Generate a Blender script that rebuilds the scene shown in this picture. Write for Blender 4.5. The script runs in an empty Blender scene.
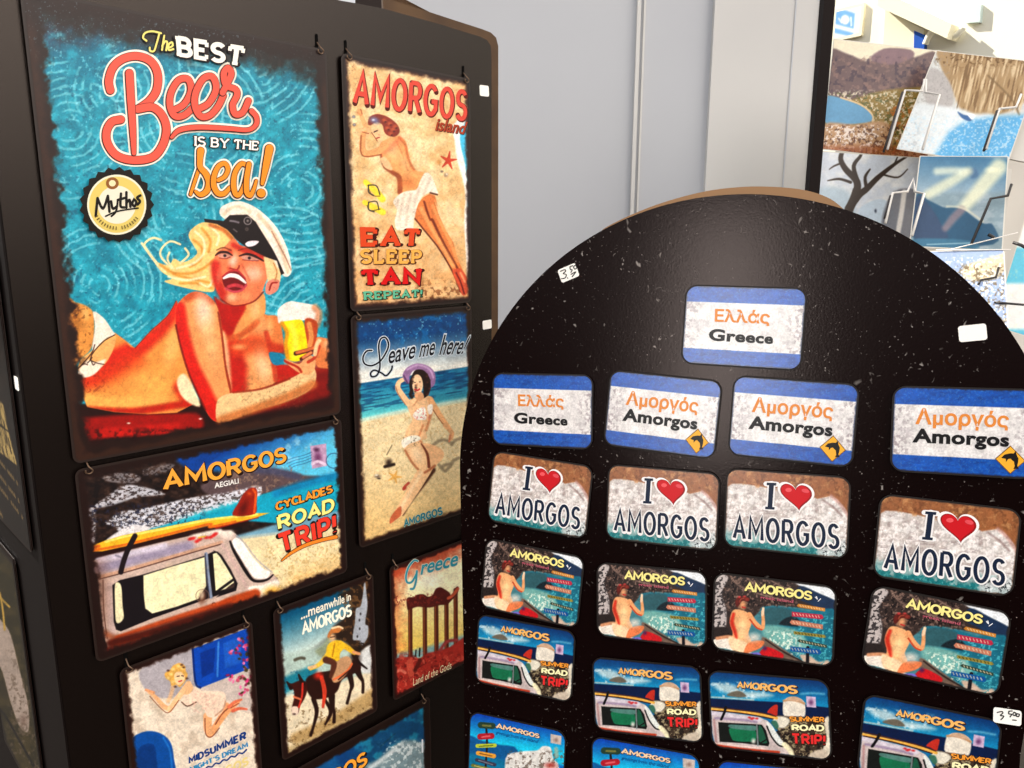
import bpy, bmesh, math, random
import numpy as np
from mathutils import Matrix, Vector
S = bpy.context.scene
C = S.collection

# ------------------------------------------------------------------ camera
F_PX, CX, CY, EYE = 747.19, 512.0, 384.0, 1.50
def _rot(r):
    r = np.array(r, float); th = np.linalg.norm(r); k = r/th
    K = np.array([[0,-k[2],k[1]],[k[2],0,-k[0]],[-k[1],k[0],0]])
    return np.eye(3)+math.sin(th)*K+(1-math.cos(th))*K@K
# rotation of the two display boards as the lens sees them (x right, y down, z forward)
R_LEFT  = _rot([1.88344645e-01,-7.91960583e-01,-7.33520123e-02])
R_RIGHT = _rot([4.68571849e-02,3.45159655e-01,1.56985523e-02])
up = -R_LEFT[:,1]                       # the tall sign stand is upright: its edges give the vertical
fw = np.array([0,0,1.0]); fw = fw-up*(fw@up); fw /= np.linalg.norm(fw)
rt = np.cross(fw, up)
C2W = np.stack([rt, fw, up])            # lens axes -> world axes
CAMPOS = np.array([0,0,EYE])
cam = bpy.data.cameras.new('camera'); cam_o = bpy.data.objects.new('camera', cam); C.objects.link(cam_o)
cam.sensor_width = 36.0; cam.lens = F_PX/1024*36; cam.clip_start = 0.01; cam.clip_end = 200
cols = [C2W@np.array([1,0,0.]), C2W@np.array([0,-1.,0]), C2W@np.array([0,0,-1.])]
M = Matrix.Identity(4)
for j in range(3):
    for i in range(3): M[i][j] = cols[j][i]
M[0][3], M[1][3], M[2][3] = CAMPOS
cam_o.matrix_world = M
S.camera = cam_o
S.view_settings.view_transform = 'Standard'; S.view_settings.look = 'None'
S.view_settings.gamma = 1.0; S.view_settings.use_curve_mapping = False
S.view_settings.exposure = 0.43

# ------------------------------------------------------------------ daylight
def world():
    w = bpy.data.worlds.new('sky'); S.world = w; w.use_nodes = True
    nt = w.node_tree; nt.nodes.clear(); N = nt.nodes.new; L = nt.links.new
    tc = N('ShaderNodeTexCoord'); sep = N('ShaderNodeSeparateXYZ'); L(tc.outputs['Generated'], sep.inputs[0])
    def ramp(sock, x0, x1, y0, y1):
        r = N('ShaderNodeMapRange'); r.interpolation_type = 'SMOOTHSTEP'
        for k,v in zip((1,2,3,4),(x0,x1,y0,y1)): r.inputs[k].default_value = v
        L(sock, r.inputs[0]); return r.outputs[0]
    el = ramp(sep.outputs['Z'], -0.02, 0.50, 0.0, 1.0)
    mix = N('ShaderNodeMix'); mix.data_type = 'RGBA'
    mix.inputs[6].default_value = (0.045,0.034,0.028,1); mix.inputs[7].default_value = (0.98,0.985,1.0,1); L(el, mix.inputs[0])
    # the sunny side of the street lies low to the right and behind
    dt = N('ShaderNodeVectorMath'); dt.operation = 'DOT_PRODUCT'; dt.inputs[1].default_value = tuple(SUNNY/np.linalg.norm(SUNNY))
    L(tc.outputs['Generated'], dt.inputs[0])
    lobe = ramp(dt.outputs['Value'], 0.74, 1.0, 0.0, 2.8); above = ramp(sep.outputs['Z'], -0.06, 0.26, 0.0, 1.0)
    mu = N('ShaderNodeMath'); mu.operation = 'MULTIPLY'; L(lobe, mu.inputs[0]); L(above, mu.inputs[1])
    sc = N('ShaderNodeVectorMath'); sc.operation = 'SCALE'; sc.inputs[0].default_value = (1.0,0.90,0.80); L(mu.outputs[0], sc.inputs['Scale'])
    ad = N('ShaderNodeVectorMath'); ad.operation = 'ADD'; L(mix.outputs[2], ad.inputs[0]); L(sc.outputs[0], ad.inputs[1])
    bg = N('ShaderNodeBackground'); L(ad.outputs[0], bg.inputs[0])
    out = N('ShaderNodeOutputWorld'); L(bg.outputs[0], out.inputs[0])
SUNNY = np.array([0.72,-0.63,0.30])
world()
def area(name, loc, target, size, size_y, power, col=(1,1,1)):
    l = bpy.data.lights.new(name, 'AREA'); l.shape = 'RECTANGLE'; l.size = size; l.size_y = size_y
    l.energy = power; l.color = col
    o = bpy.data.objects.new(name, l); C.objects.link(o); o.location = loc
    o.rotation_euler = (Vector(target)-Vector(loc)).to_track_quat('-Z','Y').to_euler(); return o

sun = bpy.data.lights.new('sun','SUN'); sun.energy = 5.5; sun.angle = 0.01; sun.color = (1.0,0.96,0.88)
sun_o = bpy.data.objects.new('sun',sun); C.objects.link(sun_o)
SUN_FROM = Vector((-0.85,0.42,0.80))     # over the roof to the far left: it lights the houses ahead, the boards stand in shade
sun_o.rotation_euler = (-SUN_FROM).to_track_quat('-Z','Y').to_euler()

# ------------------------------------------------------------------ geometry of the two boards
class Plane:
    """a plane: origin O (world), u right, v down, n away from the viewer; unit = metres per board unit"""
    def __init__(s, O, u, v, n): s.O, s.u, s.v, s.n = O, u, v, n
    def shift(s, d): return Plane(s.O+s.n*d, s.u, s.v, s.n)       # d > 0: further from the viewer
    def P(s, a, b, d=0): return s.O+s.u*a+s.v*b+s.n*d
    def mat(s, a, b, th=0, d=0):
        c, q = math.cos(th), math.sin(th)
        x = s.u*c+s.v*q; y = -(s.v*c-s.u*q); z = -s.n; o = s.P(a,b,d)
        m = Matrix.Identity(4)
        for j,ax in enumerate((x,y,z)):
            for i in range(3): m[i][j] = ax[i]
        for i in range(3): m[i][3] = o[i]
        return m
def ray(px):
    px = np.atleast_2d(np.array(px,float))
    d = np.stack([(px[:,0]-CX)/F_PX,(px[:,1]-CY)/F_PX,np.ones(len(px))],-1)
    return d@C2W.T
def hit(pl, px):
    d = ray(px); t = ((pl.O-CAMPOS)@pl.n)/(d@pl.n)
    return CAMPOS+d*t[:,None]
def uv(pl, px):
    q = hit(pl,px)-pl.O; return np.stack([q@pl.u,q@pl.v],-1)
def topx(W):
    c = (np.asarray(W)-CAMPOS)@C2W
    return np.stack([CX+F_PX*c[...,0]/c[...,2], CY+F_PX*c[...,1]/c[...,2]],-1)
def depth_point(px, y):                                             # world point seen at px on the vertical plane y = const
    d = ray([px])[0]; return CAMPOS+d*(y/d[1])
SL = 0.2/0.3433655                      # the big signs are 20 cm wide
SR = 0.085/0.148655587                  # the magnets are 8.5 cm wide
o1 = C2W@(np.array([(300-CX)/F_PX,(300-CY)/F_PX,1.0])*SL)+CAMPOS
LEFT = Plane(o1, C2W@R_LEFT[:,0], C2W@R_LEFT[:,1], C2W@R_LEFT[:,2])
LEFT.O = LEFT.P(-0.28804*SL,-0.32201*SL)                            # origin: top left corner of the biggest sign
o2 = C2W@(np.array([(700-CX)/F_PX,(500-CY)/F_PX,1.0])*SR)+CAMPOS
RIGHT = Plane(o2, C2W@R_RIGHT[:,0], C2W@R_RIGHT[:,1], C2W@R_RIGHT[:,2])
MW, MH = 0.085, 0.103122329*SR

# ------------------------------------------------------------------ colours and materials
def lin(c):
    c = np.asarray(c,float)/255.0
    return np.where(c<=0.04045, c/12.92, ((c+0.055)/1.055)**2.4)
def lc(c): return tuple(float(x) for x in lin(c))+(1.0,)
_m = {}
def mat(name, col, rough=0.5, spec=0.5, metal=0.0, bump=0.0, bscale=200, coat=0.0, noise=None, emit=None):
    key = name
    if key in _m: return _m[key]
    m = bpy.data.materials.new(name); m.use_nodes = True; nt = m.node_tree; b = nt.nodes['Principled BSDF']
    b.inputs['Base Color'].default_value = lc(col); b.inputs['Roughness'].default_value = rough
    b.inputs['Specular IOR Level'].default_value = spec; b.inputs['Specular Tint'].default_value = (1.0,0.86,0.78,1) if name.startswith('black_textured') else (1,1,1,1); b.inputs['Metallic'].default_value = metal
    b.inputs['Coat Weight'].default_value = coat; b.inputs['Coat Roughness'].default_value = 0.25
    if noise:
        tc = nt.nodes.new('ShaderNodeTexCoord'); tx = nt.nodes.new('ShaderNodeTexNoise'); tx.inputs['Scale'].default_value = noise[1]
        tx.inputs['Detail'].default_value = 6; nt.links.new(tc.outputs['Object'], tx.inputs['Vector'])
        mp = nt.nodes.new('ShaderNodeMapRange'); mp.inputs[1].default_value = 0.35; mp.inputs[2].default_value = 0.7
        nt.links.new(tx.outputs['Fac'], mp.inputs[0])
        mx = nt.nodes.new('ShaderNodeMix'); mx.data_type = 'RGBA'; mx.inputs[6].default_value = lc(col); mx.inputs[7].default_value = lc(noise[0])
        nt.links.new(mp.outputs[0], mx.inputs[0]); nt.links.new(mx.outputs[2], b.inputs['Base Color'])
    if bump:
        tc = nt.nodes.new('ShaderNodeTexCoord'); tx = nt.nodes.new('ShaderNodeTexNoise'); tx.inputs['Scale'].default_value = bscale
        tx.inputs['Detail'].default_value = 3; nt.links.new(tc.outputs['Object'], tx.inputs['Vector'])
        bp = nt.nodes.new('ShaderNodeBump'); bp.inputs['Strength'].default_value = bump; bp.inputs['Distance'].default_value = 0.001
        nt.links.new(tx.outputs['Fac'], bp.inputs['Height']); nt.links.new(bp.outputs[0], b.inputs['Normal'])
    _m[key] = m; return m
def ink(col, rough=0.34, spec=0.2):
    col = tuple(int(round(x)) for x in press(np.array(col,float)))
    return mat('printed_ink_%02x%02x%02x'%col, col, rough, spec)
def printed(name, rough, spec, bump, bscale, bdist=0.0002):
    m = bpy.data.materials.new(name); m.use_nodes = True; nt = m.node_tree; b = nt.nodes['Principled BSDF']
    at = nt.nodes.new('ShaderNodeAttribute'); at.attribute_name = 'print'
    nt.links.new(at.outputs['Color'], b.inputs['Base Color'])
    b.inputs['Roughness'].default_value = rough; b.inputs['Specular IOR Level'].default_value = spec
    if bump:
        tc = nt.nodes.new('ShaderNodeTexCoord'); tx = nt.nodes.new('ShaderNodeTexNoise'); tx.inputs['Scale'].default_value = bscale
        tx.inputs['Detail'].default_value = 2; nt.links.new(tc.outputs['Object'], tx.inputs['Vector'])
        bp = nt.nodes.new('ShaderNodeBump'); bp.inputs['Strength'].default_value = bump; bp.inputs['Distance'].default_value = bdist
        nt.links.new(tx.outputs['Fac'], bp.inputs['Height']); nt.links.new(bp.outputs[0], b.inputs['Normal'])
    return m
PRINT_TIN = printed('printed_tin', 0.38, 0.34, 0.12, 900)
PRINT_MAG = printed('printed_magnet', 0.26, 0.45, 0.6, 2600, 0.00006)
PRINT_CARD = printed('printed_card', 0.35, 0.3, 0, 1)

# ------------------------------------------------------------------ objects
def link(o, parent=None):
    C.objects.link(o)
    if parent is not None: o.parent = parent
    return o
def tag(o, label, cat, group=None):
    o['label'] = label; o['category'] = cat
    if group: o['group'] = group
    return o
def structure(o): o['kind'] = 'structure'; return o
def empty(name, m, label=None, cat=None, group=None):
    o = bpy.data.objects.new(name, None); C.objects.link(o); o.matrix_world = m; o.empty_display_size = 0.02
    if label: tag(o, label, cat, group)
    return o
def mesh_obj(name, V, Fc, mats, parent=None, mi=None, smooth=False):
    me = bpy.data.meshes.new(name); me.from_pydata([tuple(map(float,v)) for v in V], [], [tuple(map(int,f)) for f in Fc])
    for m in (mats if isinstance(mats,(list,tuple)) else [mats]): me.materials.append(m)
    if mi is not None: me.polygons.foreach_set('material_index', np.asarray(mi,dtype=np.int32))
    if smooth: me.polygons.foreach_set('use_smooth', np.ones(len(me.polygons),dtype=bool))
    me.update(); return link(bpy.data.objects.new(name, me), parent)
def round_rect(w, h, r, n=8):
    out = []
    for cx, cy, a0 in ((w/2-r,h/2-r,0),(-w/2+r,h/2-r,90),(-w/2+r,-h/2+r,180),(w/2-r,-h/2+r,270)):
        for k in range(n+1):
            a = math.radians(a0+90*k/n); out.append((cx+r*math.cos(a), cy+r*math.sin(a)))
    return out
def slab(outline, z0, z1, bevel=0.0):
    """solid plate between z0 and z1 (front), front rim bevelled"""
    n = len(outline); o = np.array(outline,float); c = o.mean(0)
    rings = [(o, z0)]
    if bevel:
        nx = np.roll(o,-1,0)-np.roll(o,1,0); nn = np.stack([-nx[:,1],nx[:,0]],-1); nn /= np.linalg.norm(nn,axis=1)[:,None]+1e-12
        if np.mean(((o+nn)-c)**2) > np.mean((o-c)**2): nn = -nn
        rings += [(o, z1-bevel), (o+nn*bevel*0.3, z1-bevel*0.3), (o+nn*bevel, z1)]
    else: rings += [(o, z1)]
    V = []; Fc = []
    for r, z in rings: V += [(x,y,z) for x,y in r]
    for k in range(len(rings)-1):
        for i in range(n):
            j = (i+1)%n; Fc.append((k*n+i,k*n+j,(k+1)*n+j,(k+1)*n+i))
    Fc.append(tuple((len(rings)-1)*n+i for i in range(n))); Fc.append(tuple(range(n-1,-1,-1)))
    return V, Fc
def boxv(x0,x1,y0,y1,z0,z1):
    V = [(x,y,z) for z in (z0,z1) for y in (y0,y1) for x in (x0,x1)]
    return V, [(0,2,3,1),(4,5,7,6),(0,1,5,4),(2,6,7,3),(0,4,6,2),(1,3,7,5)]
def join(parts):
    V = []; Fc = []
    for v, f in parts:
        k = len(V); V += list(v); Fc += [tuple(i+k for i in q) for q in f]
    return V, Fc
def tube(path, r, n=10):
    """round bar along a 3D path"""
    P = np.array(path,float); V = []; Fc = []
    T = np.gradient(P, axis=0); T /= np.linalg.norm(T,axis=1)[:,None]
    ref = np.array([0,0,1.]) if abs(T[0][2])<0.9 else np.array([1.,0,0])
    a = np.cross(T[0],ref); a /= np.linalg.norm(a)
    for i in range(len(P)):
        a = a-T[i]*(a@T[i]); a /= np.linalg.norm(a); b = np.cross(T[i],a)
        for k in range(n):
            t = 2*math.pi*k/n; V.append(P[i]+r*(a*math.cos(t)+b*math.sin(t)))
    for i in range(len(P)-1):
        for k in range(n):
            j = (k+1)%n; Fc.append((i*n+k,i*n+j,(i+1)*n+j,(i+1)*n+k))
    Fc.append(tuple(range(n-1,-1,-1))); Fc.append(tuple((len(P)-1)*n+k for k in range(n)))
    return V, Fc

# ------------------------------------------------------------------ 2D drawing helpers
def Z(ox, oy, s): return lambda *p: [(ox+x/s, oy+y/s) for x,y in p]
def curve(pts, closed=False, n=6):
    P = np.array(pts,float); k = len(P)
    if k < 3: return P
    out = []
    rng = range(k if closed else k-1)
    for i in rng:
        if closed: a,b,c,d = P[(i-1)%k],P[i],P[(i+1)%k],P[(i+2)%k]
        else: a,b,c,d = P[max(i-1,0)],P[i],P[i+1],P[min(i+2,k-1)]
        for t in np.arange(n)/n:
            out.append(0.5*((2*b)+(c-a)*t+(2*a-5*b+4*c-d)*t*t+(3*b-a-3*c+d)*t**3))
    if not closed: out.append(P[-1])
    return np.array(out)
def _hash(ix, iy, seed):
    h = (ix.astype(np.int64)*374761393+iy.astype(np.int64)*668265263+seed*974634777)&0x7fffffff
    h = ((h^(h>>13))*1274126177)&0x7fffffff
    return ((h^(h>>16))&0xffff)/65535.0
def vnoise(x, y, seed=0):
    ix = np.floor(x); iy = np.floor(y); fx = x-ix; fy = y-iy
    fx = fx*fx*(3-2*fx); fy = fy*fy*(3-2*fy)
    a = _hash(ix,iy,seed); b = _hash(ix+1,iy,seed); c = _hash(ix,iy+1,seed); d = _hash(ix+1,iy+1,seed)
    return (a*(1-fx)+b*fx)*(1-fy)+(c*(1-fx)+d*fx)*fy
def fbm(x, y, seed=0, o=4):
    s = 0; a = 0.5; t = 0
    for k in range(o): s = s+a*vnoise(x*2**k,y*2**k,seed+k*17); t += a; a *= 0.55
    return s/t
def sstep(a, b, x): t = np.clip((x-a)/(b-a),0,1); return t*t*(3-2*t)

def press(c): return 255.0*(np.clip(c,0,255)/255.0)**1.10            # the printing inks run a little deeper than the design
class Paint:
    """the printed picture of one sign: colours at the points of a fine grid"""
    def __init__(s, X, Y, base):
        s.X, s.Y = X, Y; s.c = np.tile(np.array(base,float),(len(X),1)); s.mask = None
    def clip(s, pts=None, f=0.8, sm=True):
        """keep what follows inside an outline"""
        if pts is None: s.mask = None; return s
        P = curve(pts,True,4) if sm else np.array(pts,float); idx = s._box(P,f*2+1); s.mask = np.zeros(len(s.X)); s.mask[idx] = sstep(f,-f,s.sdf(P,idx)); return s
    def _mix(s, idx, m, col):
        if s.mask is not None: m = m*s.mask[idx]
        m = np.broadcast_to(np.asarray(m,float),(len(s.c[idx]),))[:,None]; s.c[idx] = s.c[idx]*(1-m)+np.asarray(col,float)*m
    def fill(s, col, mask): s._mix(slice(None), np.clip(mask,0,1), col)
    def _box(s, P, pad):
        x0,y0 = P.min(0)-pad; x1,y1 = P.max(0)+pad
        return np.nonzero((s.X>=x0)&(s.X<=x1)&(s.Y>=y0)&(s.Y<=y1))[0]
    def sdf(s, P, idx):
        x = s.X[idx]; y = s.Y[idx]; d = np.full(len(idx),1e9); ins = np.zeros(len(idx),bool)
        Q = np.roll(P,-1,0)
        for (ax,ay),(bx,by) in zip(P,Q):
            ex,ey = bx-ax,by-ay; l = ex*ex+ey*ey+1e-12
            t = np.clip(((x-ax)*ex+(y-ay)*ey)/l,0,1); d = np.minimum(d,(x-ax-t*ex)**2+(y-ay-t*ey)**2)
            if ay!=by: ins ^= ((ay>y)!=(by>y))&(x < (bx-ax)*(y-ay)/(by-ay)+ax)
        d = np.sqrt(d); return np.where(ins,-d,d)
    def poly(s, pts, col, f=0.7, a=1.0, sm=True, n=4, tex=None):
        P = curve(pts,True,n) if sm else np.array(pts,float)
        idx = s._box(P, f*2+1)
        if not len(idx): return s
        m = a*sstep(f,-f,s.sdf(P,idx))
        if tex is not None: m = m*tex(s.X[idx],s.Y[idx])
        s._mix(idx, m, col); return s
    def grad(s, pts, c0, c1, p0, p1, f=0.7, a=1.0, sm=False):
        P = curve(pts,True,4) if sm else np.array(pts,float)
        idx = s._box(P, f*2+1)
        if not len(idx): return s
        m = a*sstep(f,-f,s.sdf(P,idx)); m = (m if s.mask is None else m*s.mask[idx])[:,None]; p0 = np.array(p0,float); dv = np.array(p1,float)-p0
        t = np.clip(((s.X[idx]-p0[0])*dv[0]+(s.Y[idx]-p0[1])*dv[1])/(dv@dv),0,1)[:,None]
        col = np.asarray(c0,float)*(1-t)+np.asarray(c1,float)*t
        s.c[idx] = s.c[idx]*(1-m)+col*m; return s
    def line(s, pts, w, col, f=0.6, a=1.0, sm=True, n=5):
        P = curve(pts,False,n) if sm else np.array(pts,float)
        wv = np.interp(np.linspace(0,1,len(P)),np.linspace(0,1,len(w)),w) if isinstance(w,(list,tuple)) else np.full(len(P),float(w))
        idx = s._box(P, wv.max()/2+f*2+1)
        if not len(idx): return s
        x = s.X[idx]; y = s.Y[idx]; d = np.full(len(idx),1e9)
        for i in range(len(P)-1):
            ax,ay = P[i]; bx,by = P[i+1]; ex,ey = bx-ax,by-ay; l = ex*ex+ey*ey+1e-12
            t = np.clip(((x-ax)*ex+(y-ay)*ey)/l,0,1)
            d = np.minimum(d, np.hypot(x-ax-t*ex,y-ay-t*ey)-(wv[i]*(1-t)+wv[i+1]*t)/2)
        s._mix(idx, a*sstep(f,-f,d), col); return s
    def blob(s, p, rx, ry, col, a=1.0, rot=0.0, hard=0.0):
        x,y = p; r = max(rx,ry)*1.6
        idx = np.nonzero((abs(s.X-x)<r)&(abs(s.Y-y)<r))[0]
        if not len(idx): return s
        c,q = math.cos(rot),math.sin(rot); dx = s.X[idx]-x; dy = s.Y[idx]-y
        d = np.hypot((dx*c+dy*q)/rx,(-dx*q+dy*c)/ry)
        s._mix(idx, a*sstep(1.3,hard,d), col); return s
    def ring(s, p, r, w, col, a=1.0, f=0.6):
        d = abs(np.hypot(s.X-p[0],s.Y-p[1])-r)-w/2
        s._mix(slice(None), a*sstep(f,-f,d), col); return s
    def speck(s, col, scale, lo, hi, a=1.0, seed=0, mask=None, o=3):
        m = a*sstep(lo,hi,fbm(s.X/scale,s.Y/scale,seed,o))
        if mask is not None: m = m*mask
        s._mix(slice(None), m, col); return s

def ribbon(pts, w, cap=True, z0=0.0, z1=0.0):
    """flat stroke of width w along 2D points -> verts (x,y,z), faces"""
    P = np.array(pts,float); keep = [0]
    for i in range(1,len(P)):
        if np.hypot(*(P[i]-P[keep[-1]]))>1e-9: keep.append(i)
    closed = len(keep)>3 and np.hypot(*(P[keep[0]]-P[keep[-1]]))<1e-6
    P = P[keep]; k = len(P)
    if closed: P = np.vstack([P[:-1]]); k = len(P)
    wv = np.interp(np.linspace(0,1,k),np.linspace(0,1,len(w)),w)/2 if isinstance(w,(list,tuple)) else np.full(k,w/2.0)
    V = []; Fc = []
    for i in range(k):
        a = P[(i-1)%k] if (closed or i>0) else None; b = P[(i+1)%k] if (closed or i<k-1) else None
        d1 = (P[i]-a) if a is not None else (b-P[i]); d2 = (b-P[i]) if b is not None else (P[i]-a)
        d1 = d1/np.linalg.norm(d1); d2 = d2/np.linalg.norm(d2)
        n1 = np.array([-d1[1],d1[0]]); n2 = np.array([-d2[1],d2[0]]); m = n1+n2; l = np.linalg.norm(m)
        m = n2 if l<1e-6 else m/l; sc = 1/max(0.45,m@n2)
        z = z0+(z1-z0)*i/max(1,k-1)
        V.append((*(P[i]+m*wv[i]*sc),z)); V.append((*(P[i]-m*wv[i]*sc),z))
    for i in range(k if closed else k-1):
        j = (i+1)%k; Fc.append((2*i,2*i+1,2*j+1,2*j))
    if cap and not closed:
        for e,o in ((0,1),(k-1,k-2)):
            d = P[e]-P[o]; a0 = math.atan2(d[1],d[0]); b = len(V); z = V[2*e][2]
            ring = [(P[e][0]+wv[e]*math.cos(a0+math.radians(t)),P[e][1]+wv[e]*math.sin(a0+math.radians(t)),z) for t in range(-90,91,20)]
            V += ring; Fc.append(tuple(range(b,b+len(ring))))
    return V, Fc
def arc(cx,cy,rx,ry,a0,a1,n=14): return [(cx+rx*math.cos(math.radians(a0+(a1-a0)*t/n)),cy+ry*math.sin(math.radians(a0+(a1-a0)*t/n))) for t in range(n+1)]
def _g():
    g = {}
    g['A'] = (0.78,[[(0,0),(.39,1),(.78,0)],[(.14,.32),(.64,.32)]])
    g['M'] = (0.95,[[(0,0),(.04,1),(.475,.28),(.91,1),(.95,0)]])
    g['O'] = (0.80,[arc(.4,.5,.4,.5,90,450,28)])
    g['R'] = (0.66,[[(0,0),(0,1)],[(0,1),(.36,1)]+arc(.36,.74,.27,.26,90,-90)+[(0,.48)],[(.33,.48),(.66,0)]])
    g['G'] = (0.76,[arc(.4,.5,.4,.5,42,315,22)+[(.74,.2),(.74,.46),(.45,.46)]])
    g['S'] = (0.62,[arc(.31,.75,.29,.25,30,270,14)+arc(.31,.25,.31,.25,90,-150,14)])
    g['B'] = (0.64,[[(0,0),(0,1)],[(0,1),(.34,1)]+arc(.34,.76,.24,.24,90,-90)+[(0,.52)],[(.34,.52)]+arc(.34,.26,.30,.26,90,-90)+[(0,0)]])
    g['E'] = (0.58,[[(.58,1),(0,1),(0,0),(.58,0)],[(0,.52),(.46,.52)]])
    g['F'] = (0.56,[[(.56,1),(0,1),(0,0)],[(0,.52),(.44,.52)]])
    g['T'] = (0.70,[[(0,1),(.70,1)],[(.35,1),(.35,0)]])
    g['L'] = (0.54,[[(0,1),(0,0),(.54,0)]])
    g['P'] = (0.62,[[(0,0),(0,1)],[(0,1),(.34,1)]+arc(.34,.72,.28,.28,90,-90)+[(0,.44)]])
    g['N'] = (0.72,[[(0,0),(0,1),(.72,0),(.72,1)]])
    g['I'] = (0.02,[[(.01,0),(.01,1)]])
    g['Y'] = (0.74,[[(0,1),(.37,.5),(.74,1)],[(.37,.5),(.37,0)]])
    g['H'] = (0.70,[[(0,0),(0,1)],[(.70,0),(.70,1)],[(0,.5),(.70,.5)]])
    g['C'] = (0.70,[arc(.4,.5,.4,.5,45,315,20)])
    g['D'] = (0.72,[[(0,1),(.3,1)]+arc(.3,.5,.42,.5,90,-90,16)+[(0,0),(0,1)]])
    g['U'] = (0.70,[[(0,1),(0,.34)]+arc(.35,.34,.35,.34,180,360,14)+[(.70,1)]])
    g['!'] = (0.04,[[(.02,.34),(.02,1)],[(.02,.0),(.02,.04)]])
    g["'"] = (0.04,[[(.02,.8),(.02,1)]])
    g['.'] = (0.04,[[(.02,0),(.02,.05)]])
    g['3'] = (0.5,[arc(.22,.75,.26,.25,150,-90,12)+arc(.22,.26,.28,.26,90,-150,12)])
    g['5'] = (0.5,[[(.46,1),(.08,1),(.04,.58)]+arc(.22,.32,.28,.32,110,-150,12)])
    g['0'] = (0.5,[arc(.25,.5,.25,.5,90,450,20)])
    g['7'] = (0.5,[[(0,1),(.5,1),(.18,0)]])
    return g
GLYPH = _g()
def stroke_text(txt, w=0.2, gap=0.22, serif=0.0, cap=False, grow=0.0, sx=1.0):
    """capitals drawn with a pen of width w (cap height 1); returns verts, faces and the bounding box without 'grow'"""
    x = 0; parts = []; lo = [1e9,1e9]; hi = [-1e9,-1e9]; k = 0
    for ch in txt:
        if ch == ' ': x += 0.42*sx; continue
        gw, lines = GLYPH[ch]
        for ln in lines:
            q = [(x+px*sx, py) for px,py in ln]
            segs = [(q,w)]
            if serif:
                cl = np.hypot(q[0][0]-q[-1][0],q[0][1]-q[-1][1])<1e-6
                if not cl and ch not in "!'.":
                    for e,o in ((0,1),(-1,-2)):
                        ex,ey = q[e]; ox,oy = q[o]; d = np.array([ex-ox,ey-oy])
                        if abs(d[1])>0.6*abs(d[0]) and (ey<0.03 or ey>0.97): segs.append(([(ex-serif,ey+(w*.0)),(ex+serif,ey)],w*0.72))
                        elif abs(d[0])>abs(d[1]) and ex-x>0.3*gw*sx and (ey<0.03 or ey>0.97): segs.append(([(ex,ey),(ex,ey+(0.26 if ey<0.5 else -0.26))],w*0.72))
                        elif ch=='T' and ey>0.97: segs.append(([(ex,ey),(ex,ey-0.26)],w*0.72))
            for pts,ww in segs:
                v,f = ribbon(pts, ww, cap, 0, 0); a = np.array(v)[:,:2]
                lo = [min(lo[0],a[:,0].min()),min(lo[1],a[:,1].min())]; hi = [max(hi[0],a[:,0].max()),max(hi[1],a[:,1].max())]
                if grow: v,f = ribbon(pts if len(pts)<3 or True else pts, ww+2*grow, True, 0, 0)
                v = [(p[0],p[1],k*4e-6) for p in v]; k += 1
                parts.append((v,f))
        x += (gw+gap)*sx if gw>0.1 else (gw+gap)*sx
    V,Fc = join(parts); return np.array(V), Fc, lo, hi
_fc = {}
def font_text(txt, bold=0.0, shear=0.0, spacing=1.0):
    key = (txt,round(bold,4),shear,spacing)
    if key in _fc: return _fc[key]
    cu = bpy.data.curves.new('t','FONT'); cu.body = txt; cu.size = 1.0; cu.offset = bold; cu.shear = shear; cu.space_character = spacing
    cu.fill_mode = 'FRONT'; cu.resolution_u = 4
    o = bpy.data.objects.new('t',cu); C.objects.link(o)
    dg = bpy.context.evaluated_depsgraph_get(); dg.update()
    me = bpy.data.meshes.new_from_object(o.evaluated_get(dg))
    V = np.array([tuple(v.co) for v in me.vertices]); Fc = [tuple(p.vertices) for p in me.polygons]
    bpy.data.objects.remove(o); bpy.data.curves.remove(cu); bpy.data.meshes.remove(me)
    V[:,2] = 0
    _fc[key] = (V,Fc); return V,Fc
def homog(q):
    """unit square (x right, y up; TL TR BR BL given) -> pixels"""
    A = []; b = []
    for (x,y),(X,Y) in zip([(0,1),(1,1),(1,0),(0,0)],q):
        A.append([x,y,1,0,0,0,-X*x,-X*y]); b.append(X); A.append([0,0,0,x,y,1,-Y*x,-Y*y]); b.append(Y)
    h = np.linalg.solve(np.array(A),np.array(b)); return np.append(h,1).reshape(3,3)
def apply_h(H, xy):
    p = np.c_[xy,np.ones(len(xy))]@H.T; return p[:,:2]/p[:,2:]

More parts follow.
